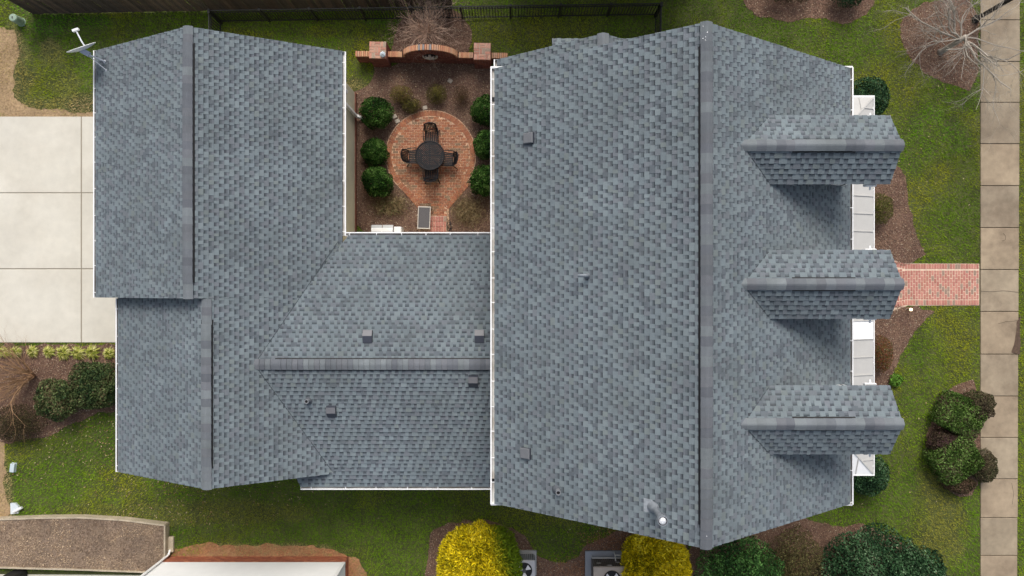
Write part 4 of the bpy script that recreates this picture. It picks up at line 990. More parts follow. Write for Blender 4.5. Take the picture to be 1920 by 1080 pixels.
for i, (x, y, k, rz, lab) in enumerate(((701, 284, .87, 1.1, 'round boxwood in the middle of the row beside the garage wall'), (707, 340, 1.0, 2.3, 'round boxwood of the garage side row closest to the connector'),
                                  (911, 206, .96, 3.0, 'round boxwood half under the main gutter, nearest the garden wall'), (913, 270, .90, 4.1, 'round boxwood half under the main gutter, middle of its row'), (911, 338, 1.02, 5.2, 'round boxwood half under the main gutter, nearest the connector'))):
    c = b1_ if i == 0 else copy_tree(b0 if i % 2 else b1_); c['label'] = lab; p = at(x, y, .6); c.location = (p.x, p.y, 0); c.rotation_euler.z = rz; c.scale = (k, k * U(.92, 1.06), k * U(.9, 1.05))
SPI = [(.05, .045, .015), (.09, .08, .02), (.15, .13, .028), (.10, .055, .03), (.075, .042, .026)]
shrub('spirea', 'mustard yellow low shrub, largest beside the patio top edge', 'low yellowish shrubs above the patio', 752, 178, .3, (.44, .36, .34), 3600, 111, leaf=.035, lump=.25, pal=SPI[1:4] + SPI[2:3], shell=.75)
shrub('spirea', 'olive brown low shrub touching the patio top edge', 'low yellowish shrubs above the patio', 772, 198, .25, (.40, .30, .28), 2800, 112, leaf=.035, lump=.25, pal=SPI[:3], shell=.75)
shrub('spirea', 'olive yellow low shrub below the middle of the garden wall', 'low yellowish shrubs above the patio', 818, 177, .3, (.40, .38, .32), 3200, 113, leaf=.035, lump=.22, pal=SPI[:3] + SPI[1:2], shell=.75)
shrub('spirea', 'rusty brown low shrub, barest of those above the patio', 'low yellowish shrubs above the patio', 865, 180, .3, (.34, .40, .30), 2200, 114, leaf=.03, lump=.22, pal=[(.10, .055, .03), (.075, .045, .025), (.12, .08, .03)], shell=.8)
STR = [(.30, .22, .11), (.22, .15, .08), (.14, .09, .05), (.36, .28, .15)]
def straw(label, px, py, r, n, seed, green=.08):
    p = at(px, py); t = thing('withered_perennial', label, 'plant', (p.x, p.y, .01), 0, 'withered plants below the patio'); g = np.random.default_rng(seed)
    C = np.stack([g.normal(0, .45, n) * r[0], g.normal(0, .45, n) * r[1], g.random(n) ** 1.5 * .28], 1); N = g.normal(size=(n, 3)); N[:, 2] += 1.2; N /= np.linalg.norm(N, axis=1)[:, None]
    c = np.array(STR)[g.integers(0, 4, n)] * g.uniform(.6, 1.2, (n, 1)); m = g.random(n) < green; c[m] = (.10, .13, .04)
    link('stalks', np_mesh('stalks', leaf_quads(C, N, g.uniform(.08, .3, n), .012, None, g), 4, c), M['leaf'], t, 'stuff')
    mb = MB(); mb.col = (.25, .18, .10); rg = random.Random(seed)
    for k in range(10): a = rg.uniform(0, 6.28); twigs(mb, (0, 0, 0), (math.cos(a), math.sin(a), .7), .55 * r[0] / .6, .012, 1, rg, up=-.2)
    mb.build('stems', M['bark'], t)
straw('withered straw coloured clump left of the patio neck', 733, 385, (.62, .42), 2300, 121, .12); straw('withered straw coloured clump right of the patio neck', 878, 395, (.62, .55), 2600, 122, .03)
# golden conifers by the air conditioners
GOLD = [(.26, .22, .008), (.55, .45, .010), (.74, .58, .012), (.82, .66, .02), (.85, .72, .05)]
def gold_patch(C, c, g):
    s = np.clip((C[:, 0] * 1.0 + C[:, 1] * .35 - .75) * 2.0 + g.normal(size=len(C)) * .25, 0, 1)[:, None]; return c * (1 - s) + np.array((.13, .20, .012)) * g.uniform(.7, 1.3, (len(C), 1)) * s
shrub('golden_shrub', 'bright golden yellow feathery shrub left of the smaller air conditioner', 'golden shrubs at the side of the house', 898, 1066, .8, (1.38, 1.52, .85), GOLD, 30000, 131, leaf=.16, lump=.10, asp=.22, spike=.6, shell=.75, clump=170, boxy=.5, patch=gold_patch)
shrub('golden_shrub', 'bright golden yellow feathery shrub right of the larger air conditioner', 'golden shrubs at the side of the house', 1228, 1068, .8, (1.13, 1.25, .85), GOLD, 24000, 132, leaf=.16, lump=.12, asp=.22, spike=.6, shell=.75, clump=120, boxy=.8)
# dark evergreens
HOL = [(.010, .026, .012), (.017, .045, .018), (.028, .07, .027), (.05, .105, .045), (.10, .16, .085)]
shrub('holly_bush', 'large dark green mounded holly at the bottom right lawn edge', 'dark hollies around the house', 1632, 1068, .8, (1.75, 1.55, 1.0), HOL, 19000, 141, leaf=.085, lump=.14, asp=.6, clump=110)
shrub('holly_bush', 'smaller dark green holly mound right of the large mound', 'dark hollies around the house', 1722, 1085, .6, (1.0, 1.1, .7), HOL, 9000, 142, leaf=.085, lump=.16, asp=.6, clump=60)
shrub('holly_bush', 'dark green holly rounding the top corner of the porch', 'dark hollies around the house', 1627, 184, .7, (.70, .74, .7), HOL, 7500, 143, leaf=.068, lump=.08, asp=.6, clump=60)
shrub('holly_bush', 'dark green holly rounding the bottom corner of the porch', 'dark hollies around the house', 1625, 888, .7, (.72, .76, .7), HOL, 7500, 144, leaf=.068, lump=.08, asp=.6, clump=60)
LAU = [(.014, .036, .012), (.025, .068, .016), (.042, .11, .028), (.075, .18, .04), (.13, .28, .07)]
shrub('laurel_bush', 'loose mid green laurel under the lowest point of the main roof', 'evergreens under the gable', 1385, 1064, .8, (1.5, 1.25, 1.0), LAU, 11000, 151, leaf=.10, lump=.22, asp=.42, clump=60, shell=.7)
shrub('olive_bush', 'brownish olive shrub between the laurel and the dark holly', 'evergreens under the gable', 1490, 1058, .6, (1.05, 1.35, .75), [(.05, .042, .018), (.08, .072, .028), (.13, .12, .045), (.09, .055, .03)], 12000, 152, leaf=.06, lump=.2, asp=.5, shell=.8)
shrub('holly_bush', 'dark green shrub cut by the top edge in the back mulch bed', 'dark hollies around the house', 1594, -14, .6, (.62, .5, .6), HOL, 5000, 145, leaf=.055, lump=.15, asp=.6)
shrub('olive_bush', 'olive brown shrub cut by the top edge in the back mulch bed', 'evergreens under the gable', 1480, -18, .5, (.9, .45, .5), [(.03, .03, .012), (.05, .05, .018), (.05, .03, .02)], 4000, 146, leaf=.05, lump=.2)
YG = [(.05, .06, .012), (.085, .095, .018), (.13, .13, .03), (.06, .05, .02)]
shrub('barberry', 'small yellow green shrub beside the porch gutter above the walk', 'small shrubs along the porch', 1651, 391, .4, (.46, .60, .42), YG, 4200, 161, leaf=.04, lump=.15)
shrub('barberry', 'small reddish shrub beside the porch gutter below the walk', 'small shrubs along the porch', 1652, 664, .4, (.42, .72, .42), [(.15, .06, .02), (.10, .085, .02), (.18, .05, .025), (.08, .08, .02)], 4600, 162, leaf=.04, lump=.15)
shrub('weed_clump', 'bright lime green weed clump at the lawn edge above the lowest dormer', None, 1678, 712, .1, (.26, .24, .16), [(.10, .22, .03), (.14, .28, .04)], 500, 163, leaf=.08, stems=3, cat='weed')
# island bed by the sidewalk
HED = [(.024, .048, .010), (.045, .085, .014), (.075, .135, .025), (.13, .20, .055), (.075, .06, .035)]
shrub('clipped_hedge', 'clipped green hedge block nearer the brick walk, by the sidewalk', 'shrubs of the island bed by the sidewalk', 1802, 779, .6, (.80, .68, .52), HED, 9000, 171, leaf=.07, lump=.07, boxy=5, rz=-.5, zc=.35, shell=.22)
shrub('clipped_hedge', 'clipped green hedge block farther from the brick walk, by the sidewalk', 'shrubs of the island bed by the sidewalk', 1792, 862, .6, (.86, .72, .52), HED, 9000, 172, leaf=.07, lump=.08, boxy=5, rz=.55, zc=.35, shell=.22)
BRN = [(.034, .025, .018), (.062, .046, .028), (.095, .078, .042), (.05, .058, .022)]
shrub('brown_shrub', 'brown twiggy shrub overhanging the sidewalk, uppermost in its bed', 'shrubs of the island bed by the sidewalk', 1830, 759, .4, (.62, .58, .5), BRN, 9000, 173, leaf=.055, lump=.2, shell=.8)
shrub('brown_shrub', 'brown twiggy shrub on the lawn side between the clipped hedges', 'shrubs of the island bed by the sidewalk', 1768, 829, .35, (.60, .46, .42), BRN[:2] + [(.075, .04, .04)], 8000, 174, leaf=.055, lump=.2, shell=.8)
shrub('brown_shrub', 'olive brown rounded shrub over the sidewalk edge, beside the lower hedge', 'shrubs of the island bed by the sidewalk', 1842, 872, .4, (.50, .62, .45), BRN[1:], 8000, 175, leaf=.055, lump=.15, shell=.8)
shrub('brown_shrub', 'reddish brown shrub at the bottom tip of the island bed', 'shrubs of the island bed by the sidewalk', 1797, 908, .3, (.62, .30, .35), [(.075, .044, .03), (.05, .055, .02), (.11, .07, .045), (.06, .04, .024)], 6500, 176, leaf=.055, lump=.25, shell=.8)
# left bed
LH = [(.018, .036, .014), (.036, .062, .022), (.065, .09, .03), (.11, .14, .055), (.10, .08, .04)]
shrub('holly_bush', 'dark green squarish holly against the garage eave', 'dark shrubs left of the garage', 181, 722, .6, (.78, .78, .6), LH, 10000, 181, leaf=.08, lump=.12, boxy=1.6, clump=50)
shrub('holly_bush', 'dark green uneven holly one step left of the garage holly', 'dark shrubs left of the garage', 110, 748, .6, (.66, .70, .6), LH, 8000, 182, leaf=.08, lump=.2, boxy=.8, clump=40)
shrub('olive_bush', 'dull olive shrub under the bare crape myrtle stems', 'dark shrubs left of the garage', 32, 795, .5, (.95, .72, .5), [(.03, .028, .014), (.055, .048, .02), (.08, .06, .03), (.06, .04, .025)], 8000, 183, leaf=.05, lump=.22, shell=.8)
TUF = [(.34, .36, .06), (.50, .48, .12), (.62, .58, .24), (.22, .27, .035)]
for i, (x, y, r, lab) in enumerate(((7, 660, .26, 'yellow grass tuft touching the left edge of the frame'), (29, 660, .28, 'pale yellow grass tuft, second from the left edge'), (61, 659, .28, 'pale yellow grass tuft standing apart, third from the left edge'), (91, 660, .26, 'compact lime yellow grass tuft, fourth from the left edge'),
                              (119, 661, .33, 'yellow grass tuft where the row closes up, fourth from the garage eave'), (147, 662, .33, 'darker centred grass tuft, third from the garage eave'), (174, 661, .34, 'largest lime yellow grass tuft, second from the garage eave'), (204, 663, .26, 'small yellow grass tuft next to the garage eave'))):
    p = at(x, y, .1); t = thing('grass_tuft', lab, 'ornamental grass', (p.x, p.y, .012), 0, 'variegated grass tufts along the driveway'); g = np.random.default_rng(200 + i); n = 230
    a = g.uniform(0, 6.283, n); el = g.uniform(.1, 1.2, n); ln = r * g.uniform(.6, 1.15, n); d = np.stack([np.cos(a) * np.cos(el), np.sin(a) * np.cos(el), np.sin(el)], 1)
    s = np.stack([-np.sin(a), np.cos(a), 0 * a], 1) * .013; z = np.array((0, 0, 1.)); mid = d * ln[:, None] * .6 + z * .06; tip = d * ln[:, None]; tip[:, 2] *= .55; tip[:, 2] += .02; base = d * .02
    Q = np.stack([base - s * .6, base + s * .6, mid + s, mid - s], 1); Q2 = np.stack([mid - s, mid + s, tip + s * .15, tip - s * .15], 1)
    c = np.array(TUF)[g.integers(0, 4, n)] * g.uniform(.8, 1.15, (n, 1)); link('blades', np_mesh('blades', np.concatenate([Q, Q2]), 4, np.concatenate([c, c])), M['leaf'], t, 'stuff')
    mb = MB(); mb.col = (.14, .15, .04); mb.lathe([(.05, 0), (.045, .04), (.02, .06)], 8); mb.build('crown', M['bark'], t)
# bare woody plants
def bare(name, label, cat, px, py, col, limbs, seed, L, r, lev, spread, up, trunk=None, lean=None, kids=(2, 4), wob=.12, nseg=4, fan=(0, 6.28), slope=(.5, 1.3), dirs=None):
    p = at(px, py); t = thing(name, label, cat, (p.x, p.y, 0)); g = random.Random(seed); top = Vector((0, 0, .02))
    if trunk:
        mb = MB(); mb.col = col; top = Vector((trunk[2], trunk[3], trunk[0])); mb.tube([(0, 0, 0), Vector((.02, 0, .12)), top * .55, top], [trunk[1] * 1.4, trunk[1] * 1.05, trunk[1], trunk[1] * .85], 10); mb.build('trunk', M['bark'], t, smooth=True)
    for k in range(limbs):
        a = fan[0] + (fan[1] - fan[0]) * (k + g.uniform(.1, .9)) / limbs
        if dirs: a = math.radians(dirs[k % len(dirs)][0])
        mb = MB(); mb.col = jit(col, .12)
        d = Vector((math.cos(a), math.sin(a), g.uniform(*slope))) + Vector(lean or (0, 0, 0)); twigs(mb, top * g.uniform(.75, 1) if trunk else top, d, L * (dirs[k % len(dirs)][1] if dirs else g.uniform(.75, 1.15)), r * g.uniform(.7, 1.1), lev, g, spread, up, kids, nseg, wob)
        mb.build('limb', M['bark'], t)
    return t
bare('bare_tree', 'leafless pale grey tree spreading over the mulch ring and sidewalk', 'tree', 1762, 98, (.37, .33, .28), 11, 1234, 2.0, .038, 4, .95, -.03, trunk=(1.1, .10, .28, .2), slope=(.0, .5), kids=(3, 4), wob=.2, nseg=6, dirs=[(160, 1.2), (182, .8), (-112, 1.0), (-62, 1.35), (-40, 1.2), (-6, 1.1), (40, .9), (92, .8), (128, 1.1), (-84, .7), (145, .9)])
bare('bare_shrub', 'leafless reddish tan twiggy shrub behind the arched garden wall', 'shrub', 800, 62, (.62, .45, .34), 46, 42, 1.2, .018, 3, .8, .1, slope=(.2, 2.0), kids=(2, 4), wob=.22, nseg=5)
bare('crape_myrtle', 'leafless orange brown multi stemmed crape myrtle at the left edge', 'shrub', 66, 704, (.33, .20, .11), 20, 77, 1.7, .03, 3, .5, .15, slope=(1.0, 2.4), kids=(1, 3), wob=.17, nseg=5, lean=(-.45, -.12, 0))

# ------------------------------------------------------------------ odds and ends
p = at(41, 42); o = thing('utility_pedestal', 'pale green cylindrical utility pedestal beside the board fence end', 'utility box', (p.x, p.y, 0))
mb = MB(); mb.col = (.27, .36, .27); mb.lathe([(.17, 0), (.17, .04), (.155, .05), (.15, .46), (.13, .49), (.03, .5)], 22); mb.build('body', M['plastic'], o, smooth=False)
mb = MB(); mb.col = (.12, .13, .11); mb.box((-.025, -.04, .497), (.025, .04, .515)); mb.build('latch', M['plastic'], o)
p = at(27, 876); o = thing('meter_box', 'small pale blue white rectangular box lid standing in the lawn', 'utility box', (p.x, p.y, 0), -.12)
mb = MB(); mb.col = (.50, .58, .60); mb.rbox((-.085, -.165, 0), (.085, .165, .14), .012); mb.build('lid', M['plastic'], o); mb = MB(); mb.col = (.4, .46, .48); mb.rbox((-.1, -.18, 0), (.1, .18, .05), .01); mb.build('base', M['plastic'], o)
p = at(33, 952); o = thing('drain_outlet', 'white splash block with a short white drain elbow at the lawn edge', 'drain', (p.x, p.y, 0), .1)
mb = MB(); mb.col = (.62, .68, .70); mb.add([(-.24, -.2, 0), (.05, -.2, 0), (.1, .05, 0), (.0, .2, 0), (-.2, .22, 0), (-.24, -.2, .07), (.05, -.2, .06), (.1, .05, .09), (.0, .2, .10), (-.2, .22, .08)], [(4, 3, 2, 1, 0), (5, 6, 7, 8, 9), (0, 1, 6, 5), (1, 2, 7, 6), (2, 3, 8, 7), (3, 4, 9, 8), (4, 0, 5, 9)]); mb.build('splash_block', M['plastic'], o)
mb = MB(); mb.col = (.75, .77, .76); mb.tube([(-.08, -.12, .10), (.06, -.06, .12), (.24, .02, .10)], .055, 8); mb.build('elbow', M['plastic'], o)
# satellite dish on the garage corner
ft = g1.hit(198, 116); ft2 = g1.hit(200, 132); hb = at(157, 100, ft.z + .55)
sat = thing('satellite_dish', 'white satellite dish on a bracket over the garage roof corner', 'satellite dish', tuple(ft)); rel = lambda v: Vector(v) - ft
mb = MB(); mb.col = (.62, .65, .70); mb.tube([(0, 0, .02), rel(hb) * .45 + Vector((0, 0, .16)), rel(hb)], .028, 8); mb.build('mast', M['paint'], sat)
mb = MB(); mb.col = (.6, .62, .66); mb.tube([rel(ft2) + Vector((0, 0, .02)), rel(hb) * .82], .012, 6); mb.build('brace', M['paint'], sat)
mb = MB(); mb.col = (.6, .62, .66); mb.lathe([(.065, 0), (.065, .015)], 10); mb.lathe([(.04, 0), (.04, .015)], 10, rel(ft2)); mb.build('foot_plate', M['paint'], sat)
ax = Vector((-.33, .94, .50)).normalized(); sx = Vector((ax.y, -ax.x, 0)).normalized(); sz = sx.cross(ax).normalized(); hc = rel(at(154, 92, ft.z + .6))
mb = MB(); mb.col = (.80, .80, .78); vs = []; n = 28
for off in (0, -.02):
    for r in (0.02, .33, .66, .9, 1.0):
        for k in range(n): t = 2 * math.pi * k / n; vs.append(hc + sx * (.46 * r * math.cos(t)) + sz * (.38 * r * math.sin(t)) + ax * (.085 * r * r - .02 + off))
fs = [(i * n + k, i * n + (k + 1) % n, (i + 1) * n + (k + 1) % n, (i + 1) * n + k) for i in range(4) for k in range(n)]
fs += [(5 * n + a, 5 * n + d, 5 * n + c, 5 * n + b) for a, b, c, d in [f for f in fs]] + [(4 * n + k, 4 * n + (k + 1) % n, 9 * n + (k + 1) % n, 9 * n + k) for k in range(n)]
mb.add(vs, fs); mb.build('reflector', M['paint'], sat, smooth=True)
le = rel(at(143, 58, ft.z + .45)); mb = MB(); mb.col = (.68, .70, .74); mb.tube([hc - sz * .3, hc + (le - hc) * .5 - Vector((0, 0, .12)), le], .024, 8); mb.build('feed_arm', M['paint'], sat)
mb = MB(); mb.col = (.78, .79, .80); mb.obox(le - sx * .1 + ax * .03, le + sx * .1 + ax * .03, .07, .08); mb.build('receiver', M['paint'], sat)
mb = MB(); mb.col = (.42, .46, .56); mb.obox(hc - ax * .03 - sx * .06 - sz * .05, hc - ax * .22 + sx * .1 - sz * .05, .16, .2); mb.build('bracket', M['paint'], sat)
# lamp post and path lamp
p = at(1828, 37); o = thing('lamp_post', 'thick black lamp post at the sidewalk edge behind the bare tree', 'lamp post', (p.x, p.y, 0))
mb = MB(); mb.lathe([(.15, 0), (.15, .12), (.10, .2), (.085, .3), (.08, 3.0)], 14); mb.build('post', M['fence'], o); mb = MB(); mb.lathe([(.08, 3.0), (.2, 3.1), (.24, 3.45), (.26, 3.5), (.05, 3.7)], 8); mb.build('lantern_head', M['fence'], o)
p = at(1699.5, 580); o = thing('path_lamp', 'small lit path lamp in the mulch below the brick walk', 'lamp', (p.x, p.y, 0))
mb = MB(); mb.lathe([(.015, 0), (.015, .25)], 8); mb.build('stem', M['fence'], o); mb = MB(); mb.lathe([(.03, .25), (.055, .28), (.055, .32), (.02, .35)], 12); mb.build('bulb', M['lamp'], o)
# air conditioners
def fan(parent, c, r, z, blades, bcol, a0):
    mb = MB(); mb.lathe([(r, z + .004), (r, z + .010)], 28, (c[0], c[1], 0)); mb.build('fan_well', M['black'], parent)
    for k in range(blades):
        a = a0 + k * 6.283 / blades; mb = MB(); mb.col = bcol; vs = []
        for rr, w in ((.2, .28), (.55, .40), (.94, .42)):
            for s in (-1, 1): vs.append((c[0] + r * rr * math.cos(a + s * w), c[1] + r * rr * math.sin(a + s * w), z + .03 + s * .012))
        mb.add(vs + [(x, y, q - .006) for x, y, q in vs], [(0, 2, 3, 1), (2, 4, 5, 3), (7, 9, 8, 6), (9, 11, 10, 8)]); mb.build('fan_blade', M['paint'], parent)
    mb = MB(); mb.col = (.06, .06, .065); mb.lathe([(r * .27, z + .012), (r * .27, z + .05), (r * .1, z + .055)], 14, (c[0], c[1], 0)); mb.build('fan_hub', M['paint'], parent)
    mb = MB()
    n = 28; vs = []
    for rr, dz in ((r * 1.0, .004), (r * 1.0, .035), (r * 1.06, .03), (r * 1.07, .004)):
        for k in range(n): t = 2 * math.pi * k / n; vs.append((c[0] + rr * math.cos(t), c[1] + rr * math.sin(t), z + dz))
    mb.add(vs, [(i * n + k, i * n + (k + 1) % n, (i + 1) * n + (k + 1) % n, (i + 1) * n + k) for i in range(3) for k in range(n)]); mb.build('fan_ring', M['iron'], parent)
def condenser(label, loc, w, d, h, top, side, lou, fr, fc, bcol):
    t = thing('air_conditioner', label, 'air conditioner', loc, 0, 'outdoor air conditioners in the side mulch')
    mb = MB(); mb.col = (.34, .34, .33); mb.rbox((-w / 2 - .08, -d - .05, 0), (w / 2 + .08, .12, .07), .01); mb.build('pad', M['paint'], t)
    mb = MB(); mb.col = side; mb.rbox((-w / 2, -d, .072), (w / 2, -.012, h - .05), .04); mb.build('cabinet', M['paint'], t)
    x = -w / 2 + .05
    while x < w / 2 - .04: mb = MB(); mb.col = lou; mb.box((x, -.010, .14), (x + .035, .012, h - .08)); mb.build('louvre', M['paint'], t); x += .072
    mb = MB(); mb.col = top; mb.rbox((-w / 2 - .015, -d - .01, h - .048), (w / 2 + .015, .012, h), .03); mb.build('top_plate', M['paint'], t); fan(t, fc, fr, h, 3, bcol, .6); return t
a1 = at(984, 1051, .75); condenser('smaller grey air conditioner with a round fan, half under the golden shrub', (a1.x, a1.y, .02), .76, .78, .75, (.42, .42, .44), (.10, .105, .115), (.32, .34, .37), .275, (-.02, -.36), (.62, .62, .62))
a2 = at(1146, 1063, 1.0); u2 = condenser('larger taupe air conditioner with a round fan beside the second golden shrub', (a2.x, a2.y, .02), 1.28, 1.0, 1.0, (.42, .36, .30), (.11, .095, .085), (.15, .13, .115), .30, (.03, -.44), (.70, .70, .70))
mb = MB(); mb.col = (.28, .30, .33); mb.rbox((-.86, -1.1, .0), (.86, .24, .10), .015); mb.build('slab', M['paint'], u2)
for pts in ([(-.62, .06, .12), (-.62, .06, .3), (.45, .06, .3)], [(.24, .20, .1), (.24, .20, .38), (.6, .20, .38)], [(.24, .2, .3), (.24, .03, .5)]): mb = MB(); mb.col = (.66, .66, .64); mb.tube(pts, .022, 6); mb.build('pipe', M['paint'], u2)
for x, z in ((-.5, .62), (-.12, .82), (.22, .55)): mb = MB(); mb.col = (.5, .48, .45); mb.box((x, .013, z), (x + .16, .018, z + .08)); mb.build('sticker', M['paint'], u2)
# neighbouring house
nx0, nx1, ny = -13.15, -6.25, -10.26
nb = thing('neighbour_house', 'white sided neighbour house on a red brick base at the bottom edge', 'house', (nx0, ny, 0))
mb = MB(); wl = nx1 - nx0; mb.box((.01, -6, 0), (wl - .01, -.012, .59)); mb.build('foundation', mat('brick mortar', (.38, .24, .17), noise=[(10, .2)]), nb)
bk = MB(); pal = [(.38, .13, .07), (.34, .11, .06), (.42, .16, .085), (.30, .10, .06)]
for r in range(8):
    x = -.1 * (r % 2)
    while x < wl: bk.col = jit(random.choice(pal), .1); a = max(x, 0); b = min(x + .203, wl); bk.box((a, -.011, r * .074 + .004), (b, U(-.003, .003), r * .074 + .067)); x += .214
    y = -.02 - .1 * (r % 2)
    while y > -1.6: bk.col = jit(random.choice(pal), .1); bk.box((wl - .009, y - .203, r * .074 + .004), (wl + U(.0, .004), y, r * .074 + .067)); y -= .214
bk.build('brick_courses', M['brick'], nb, 'stuff')
def board_wall(a, b, o):
    z = .60
    while z < 3.2:
        mb = MB(); A = Vector((*a, 0)); B = Vector((*b, 0)); O = Vector((*o, 0)); Z = Vector((0, 0, 1)); zt = z + .115
        mb.add([A + O * .02 + Z * z, B + O * .02 + Z * z, B + O * .004 + Z * zt, A + O * .004 + Z * zt, A - O * .02 + Z * z, B - O * .02 + Z * z, B - O * .02 + Z * zt, A - O * .02 + Z * zt], [(0, 1, 2, 3), (4, 5, 1, 0), (7, 6, 5, 4), (3, 2, 6, 7), (0, 3, 7, 4), (1, 5, 6, 2)]); mb.build('siding_board', M['whiteside'], nb); z += .115
board_wall((.03, 0), (wl - .09, 0), (0, 1)); board_wall((wl, -6), (wl, -.1), (1, 0))
mb = MB(); mb.box((wl - .09, -.09, .6), (wl + .028, .028, 3.2)); mb.build('corner_board', M['whiteside'], nb)
mb = MB(); mb.box((0, -5.9, .6), (wl - .1, -.1, 3.2)); mb.build('wall_core', M['whiteside'], nb)
mb = MB(); mb.add([(-.3, .35, 3.2), (wl + .3, .35, 3.2), (wl + .3, -6.3, 3.2), (-.3, -6.3, 3.2), (-.3, -3, 5.2), (wl + .3, -3, 5.2)], [(0, 1, 5, 4), (2, 3, 4, 5), (0, 4, 3), (1, 2, 5), (3, 2, 1, 0)]); mb.build('roof', M['deck'], nb)
mb = MB(); mb.tube([(.14, .35, .06), (.10, .12, .16), (.06, .075, .3), (.06, .075, 3.1)], .05, 4); mb.build('downspout', M['white'], nb)
EXCL.append([(nx0, -16), (nx1 + .05, -16), (nx1 + .05, ny + .05), (nx0, ny + .05)])
# unseen house beyond the board fence, added only to shade the back yard
bh = thing('added_shade_house', 'added unseen brick house that shades the back yard', 'house', (3.4, 12.3, 0))
mb = MB(); mb.box((-3.6, 0, 0), (3.6, 8, 6.9)); mb.build('wall', mat('added shade house brick', (.24, .11, .08), noise=[(6, .2)]), bh)
mb = MB(); mb.add([(-4, -.4, 6.91), (4, -.4, 6.91), (4, 8.4, 6.91), (-4, 8.4, 6.91), (-4, 4, 9.4), (4, 4, 9.4)], [(0, 1, 5, 4), (2, 3, 4, 5), (0, 4, 3), (1, 2, 5), (3, 2, 1, 0)]); mb.build('roof', M['deck'], bh)
# raised timber bed and things about it
out_ = px_poly([(-70, 978), (0, 974), (80, 971), (150, 970.5), (230, 975), (309, 985), (309, 1042), (285, 1073), (150, 1068), (0, 1064), (-70, 1063)], .3)
rb = thing('raised_bed', 'long raised planting bed of bare brown soil edged with weathered timber', 'planter', (out_[0][0], out_[0][1], 0)); ro = Vector((out_[0][0], out_[0][1], 0))
for i in range(len(out_)):
    a = Vector((*out_[i], 0)) - ro; b = Vector((*out_[(i + 1) % len(out_)], 0)) - ro
    mb = MB(); mb.obox(a + Vector((0, 0, .16)), b + Vector((0, 0, .16)), .06, .32 + (i % 3) * .004); mb.build('timber', M['timber'], rb)
soilp = [(x - ro.x, y - ro.y) for x, y in out_]; g_ = sheet('soil', soilp, .285, mat('bed soil', (.20, .145, .105), noise=[(1.5, .25), (18, .4)], bump=(30, .8), tint=(1.2, (.28, .20, .13), .7)), None, rb); EXCL.append(out_)
p = at(320, 1021, .1); o = thing('timber_step', 'short pale timber board on the ground beside the raised bed end', 'board', (p.x, p.y, 0)); mb = MB(); mb.rbox((-.11, -.29, 0), (.11, .29, .12), .012); mb.build('plank', M['timber'], o); mb = MB(); mb.rbox((-.20, -.29, 0), (-.13, .29, .16), .012); mb.build('edging', M['timber'], o)
sheet('path', px_poly([(-80, 1076), (265, 1078), (262, 1130), (-80, 1130)]), .012, M['driveway'])
EXCL.append(px_poly([(-80, 1070), (265, 1070), (262, 1130), (-80, 1130)]))
p = at(6, 1090, .9); o = thing('bin', 'black lidded bin cut by the bottom left corner', 'bin', (p.x, p.y - .18, 0)); mb = MB(); mb.rbox((-.27, -.3, 0), (.27, .27, .9), .05); mb.build('body', M['fence'], o); mb = MB(); mb.rbox((-.3, -.33, .9), (.3, .3, .96), .03); mb.build('lid', M['iron'], o)

# ------------------------------------------------------------------ grass, mulch chips, fallen leaves
g = np.random.default_rng(99)
NB = 950000
x = g.uniform(-21.5, 21.5, NB); y = g.uniform(-12.4, 12.4, NB); ok = np.ones(NB, bool)
for e in EXCL: ok &= ~inside(e, x, y)
soilm = np.zeros(NB, bool)
for e in SOIL: soilm |= inside(e, x, y)
ok &= ~(soilm & (g.random(NB) > .13 + .5 * (fbm(x, y, .5, 5) > .58)))
x = x[ok]; y = y[ok]; n = len(x)
c = lawn_colours(x, y) * g.uniform(.82, 1.22, (n, 1)); dry = g.random(n) < .03; c[dry] = np.array((.26, .21, .09)) * g.uniform(.6, 1.2, (dry.sum(), 1))
a = g.uniform(0, 6.283, n); h = .035 + .045 * fbm(x, y, .45, 3); h *= g.uniform(.7, 1.3, n); lean = g.uniform(.3, 1.3, n)
dx, dy = np.cos(a), np.sin(a); w = g.uniform(.006, .012, n)
V = np.empty((n, 3, 3)); sx_, sy_ = -dy * w, dx * w
V[:, 0] = np.stack([x - sx_, y - sy_, np.zeros(n)], 1); V[:, 1] = np.stack([x + sx_, y + sy_, np.zeros(n)], 1); V[:, 2] = np.stack([x + dx * h * lean, y + dy * h * lean, h], 1)
link('grass', np_mesh('grass', V, 3, c), M['grass'], None, 'stuff')
V = []; cc = []
CH = np.array([(.19, .11, .075), (.28, .17, .115), (.11, .066, .046), (.38, .26, .17), (.23, .15, .115), (.15, .09, .072)])
for e in MUL:
    P = np.array(e); lo, hi = P.min(0), P.max(0); m = int(np.prod(hi - lo) * 1100); xx = g.uniform(lo[0], hi[0], m); yy = g.uniform(lo[1], hi[1], m); k = inside(e, xx, yy); xx = xx[k]; yy = yy[k]; m = len(xx)
    N = g.normal(size=(m, 3)) * .45; N[:, 2] += 1; N /= np.linalg.norm(N, axis=1)[:, None]
    V.append(leaf_quads(np.stack([xx, yy, .025 + g.random(m) * .025], 1), N, g.uniform(.025, .075, m), g.uniform(.010, .024, m), None, g)); q = CH[g.integers(0, 6, m)] * g.uniform(.7, 1.3, (m, 1)); pale = g.random(m) < .05; q[pale] = (.60, .50, .36); cc.append(q)
P = np.array(out_); lo, hi = P.min(0), P.max(0); xx = g.uniform(lo[0], hi[0], 7000); yy = g.uniform(lo[1], hi[1], 7000); k = inside(out_, xx, yy); xx = xx[k]; yy = yy[k]; m = len(xx)
N = g.normal(size=(m, 3)) * .4; N[:, 2] += 1; N /= np.linalg.norm(N, axis=1)[:, None]
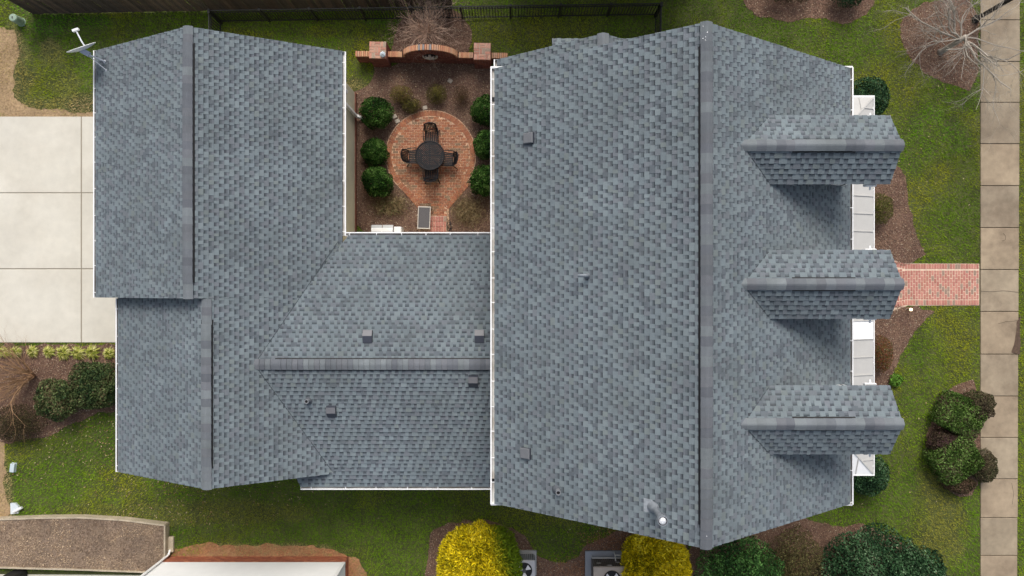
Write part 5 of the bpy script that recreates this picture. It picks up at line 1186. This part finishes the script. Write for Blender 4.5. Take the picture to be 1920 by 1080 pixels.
V.append(leaf_quads(np.stack([xx, yy, .30 + g.random(m) * .015], 1), N, g.uniform(.03, .11, m), g.uniform(.008, .03, m), None, g)); w = (fbm(xx, yy, .9, 77) > .5)[:, None]
cc.append(np.where(w, np.array([(.40, .29, .19), (.52, .39, .26), (.28, .19, .12)])[g.integers(0, 3, m)], np.array([(.24, .165, .115), (.17, .115, .08), (.34, .25, .17)])[g.integers(0, 3, m)]) * g.uniform(.8, 1.2, (m, 1)))
for (cx, cy, rx, ry, m) in ((1150, 1015, 70, 30, 900), (1100, 1065, 80, 22, 900)):
    pts = np.array([tuple(at(cx + g.normal() * rx * .5, cy + g.normal() * ry * .5)) for _ in range(m)]); N = g.normal(size=(m, 3)) * .4; N[:, 2] += 1; N /= np.linalg.norm(N, axis=1)[:, None]; pts[:, 2] = .045
    V.append(leaf_quads(pts, N, g.uniform(.03, .09, m), .02, None, g)); cc.append(np.array([(.34, .15, .07), (.42, .22, .11), (.25, .11, .06)])[g.integers(0, 3, m)])
link('mulch_chips', np_mesh('mulch_chips', np.concatenate(V), 4, np.concatenate(cc)), M['bits'], None, 'stuff')
pts = []
for cx, cy, rx, ry, m in ((170, 850, 150, 70, 260), (330, 925, 160, 40, 200), (520, 935, 120, 30, 60), (1090, 985, 90, 35, 70), (120, 800, 120, 30, 150), (300, 970, 150, 20, 120), (800, 940, 150, 30, 25), (1720, 300, 60, 200, 30), (1700, 850, 70, 150, 30), (800, 150, 120, 40, 60), (810, 300, 80, 60, 10)):
    for _ in range(m): pts.append((cx + g.normal() * rx * .55, cy + g.normal() * ry * .55))
pts = np.array([tuple(at(*q)) for q in pts]); m = len(pts); okl = ~(inside(EXCL[-1], pts[:, 0], pts[:, 1]) | (pts[:, 1] < -8.75) & (pts[:, 0] < -13)); pts = pts[okl]; m = len(pts); pts[:, 2] = .075 + g.random(m) * .02
N = g.normal(size=(m, 3)) * .4; N[:, 2] += 1; N /= np.linalg.norm(N, axis=1)[:, None]
link('fallen_leaves', np_mesh('fallen_leaves', leaf_quads(pts, N, g.uniform(.04, .10, m), g.uniform(.015, .035, m), None, g), 4, np.array([(.42, .30, .16), (.34, .20, .10), (.50, .40, .24), (.28, .15, .08)])[g.integers(0, 4, m)]), M['bits'], None, 'stuff')
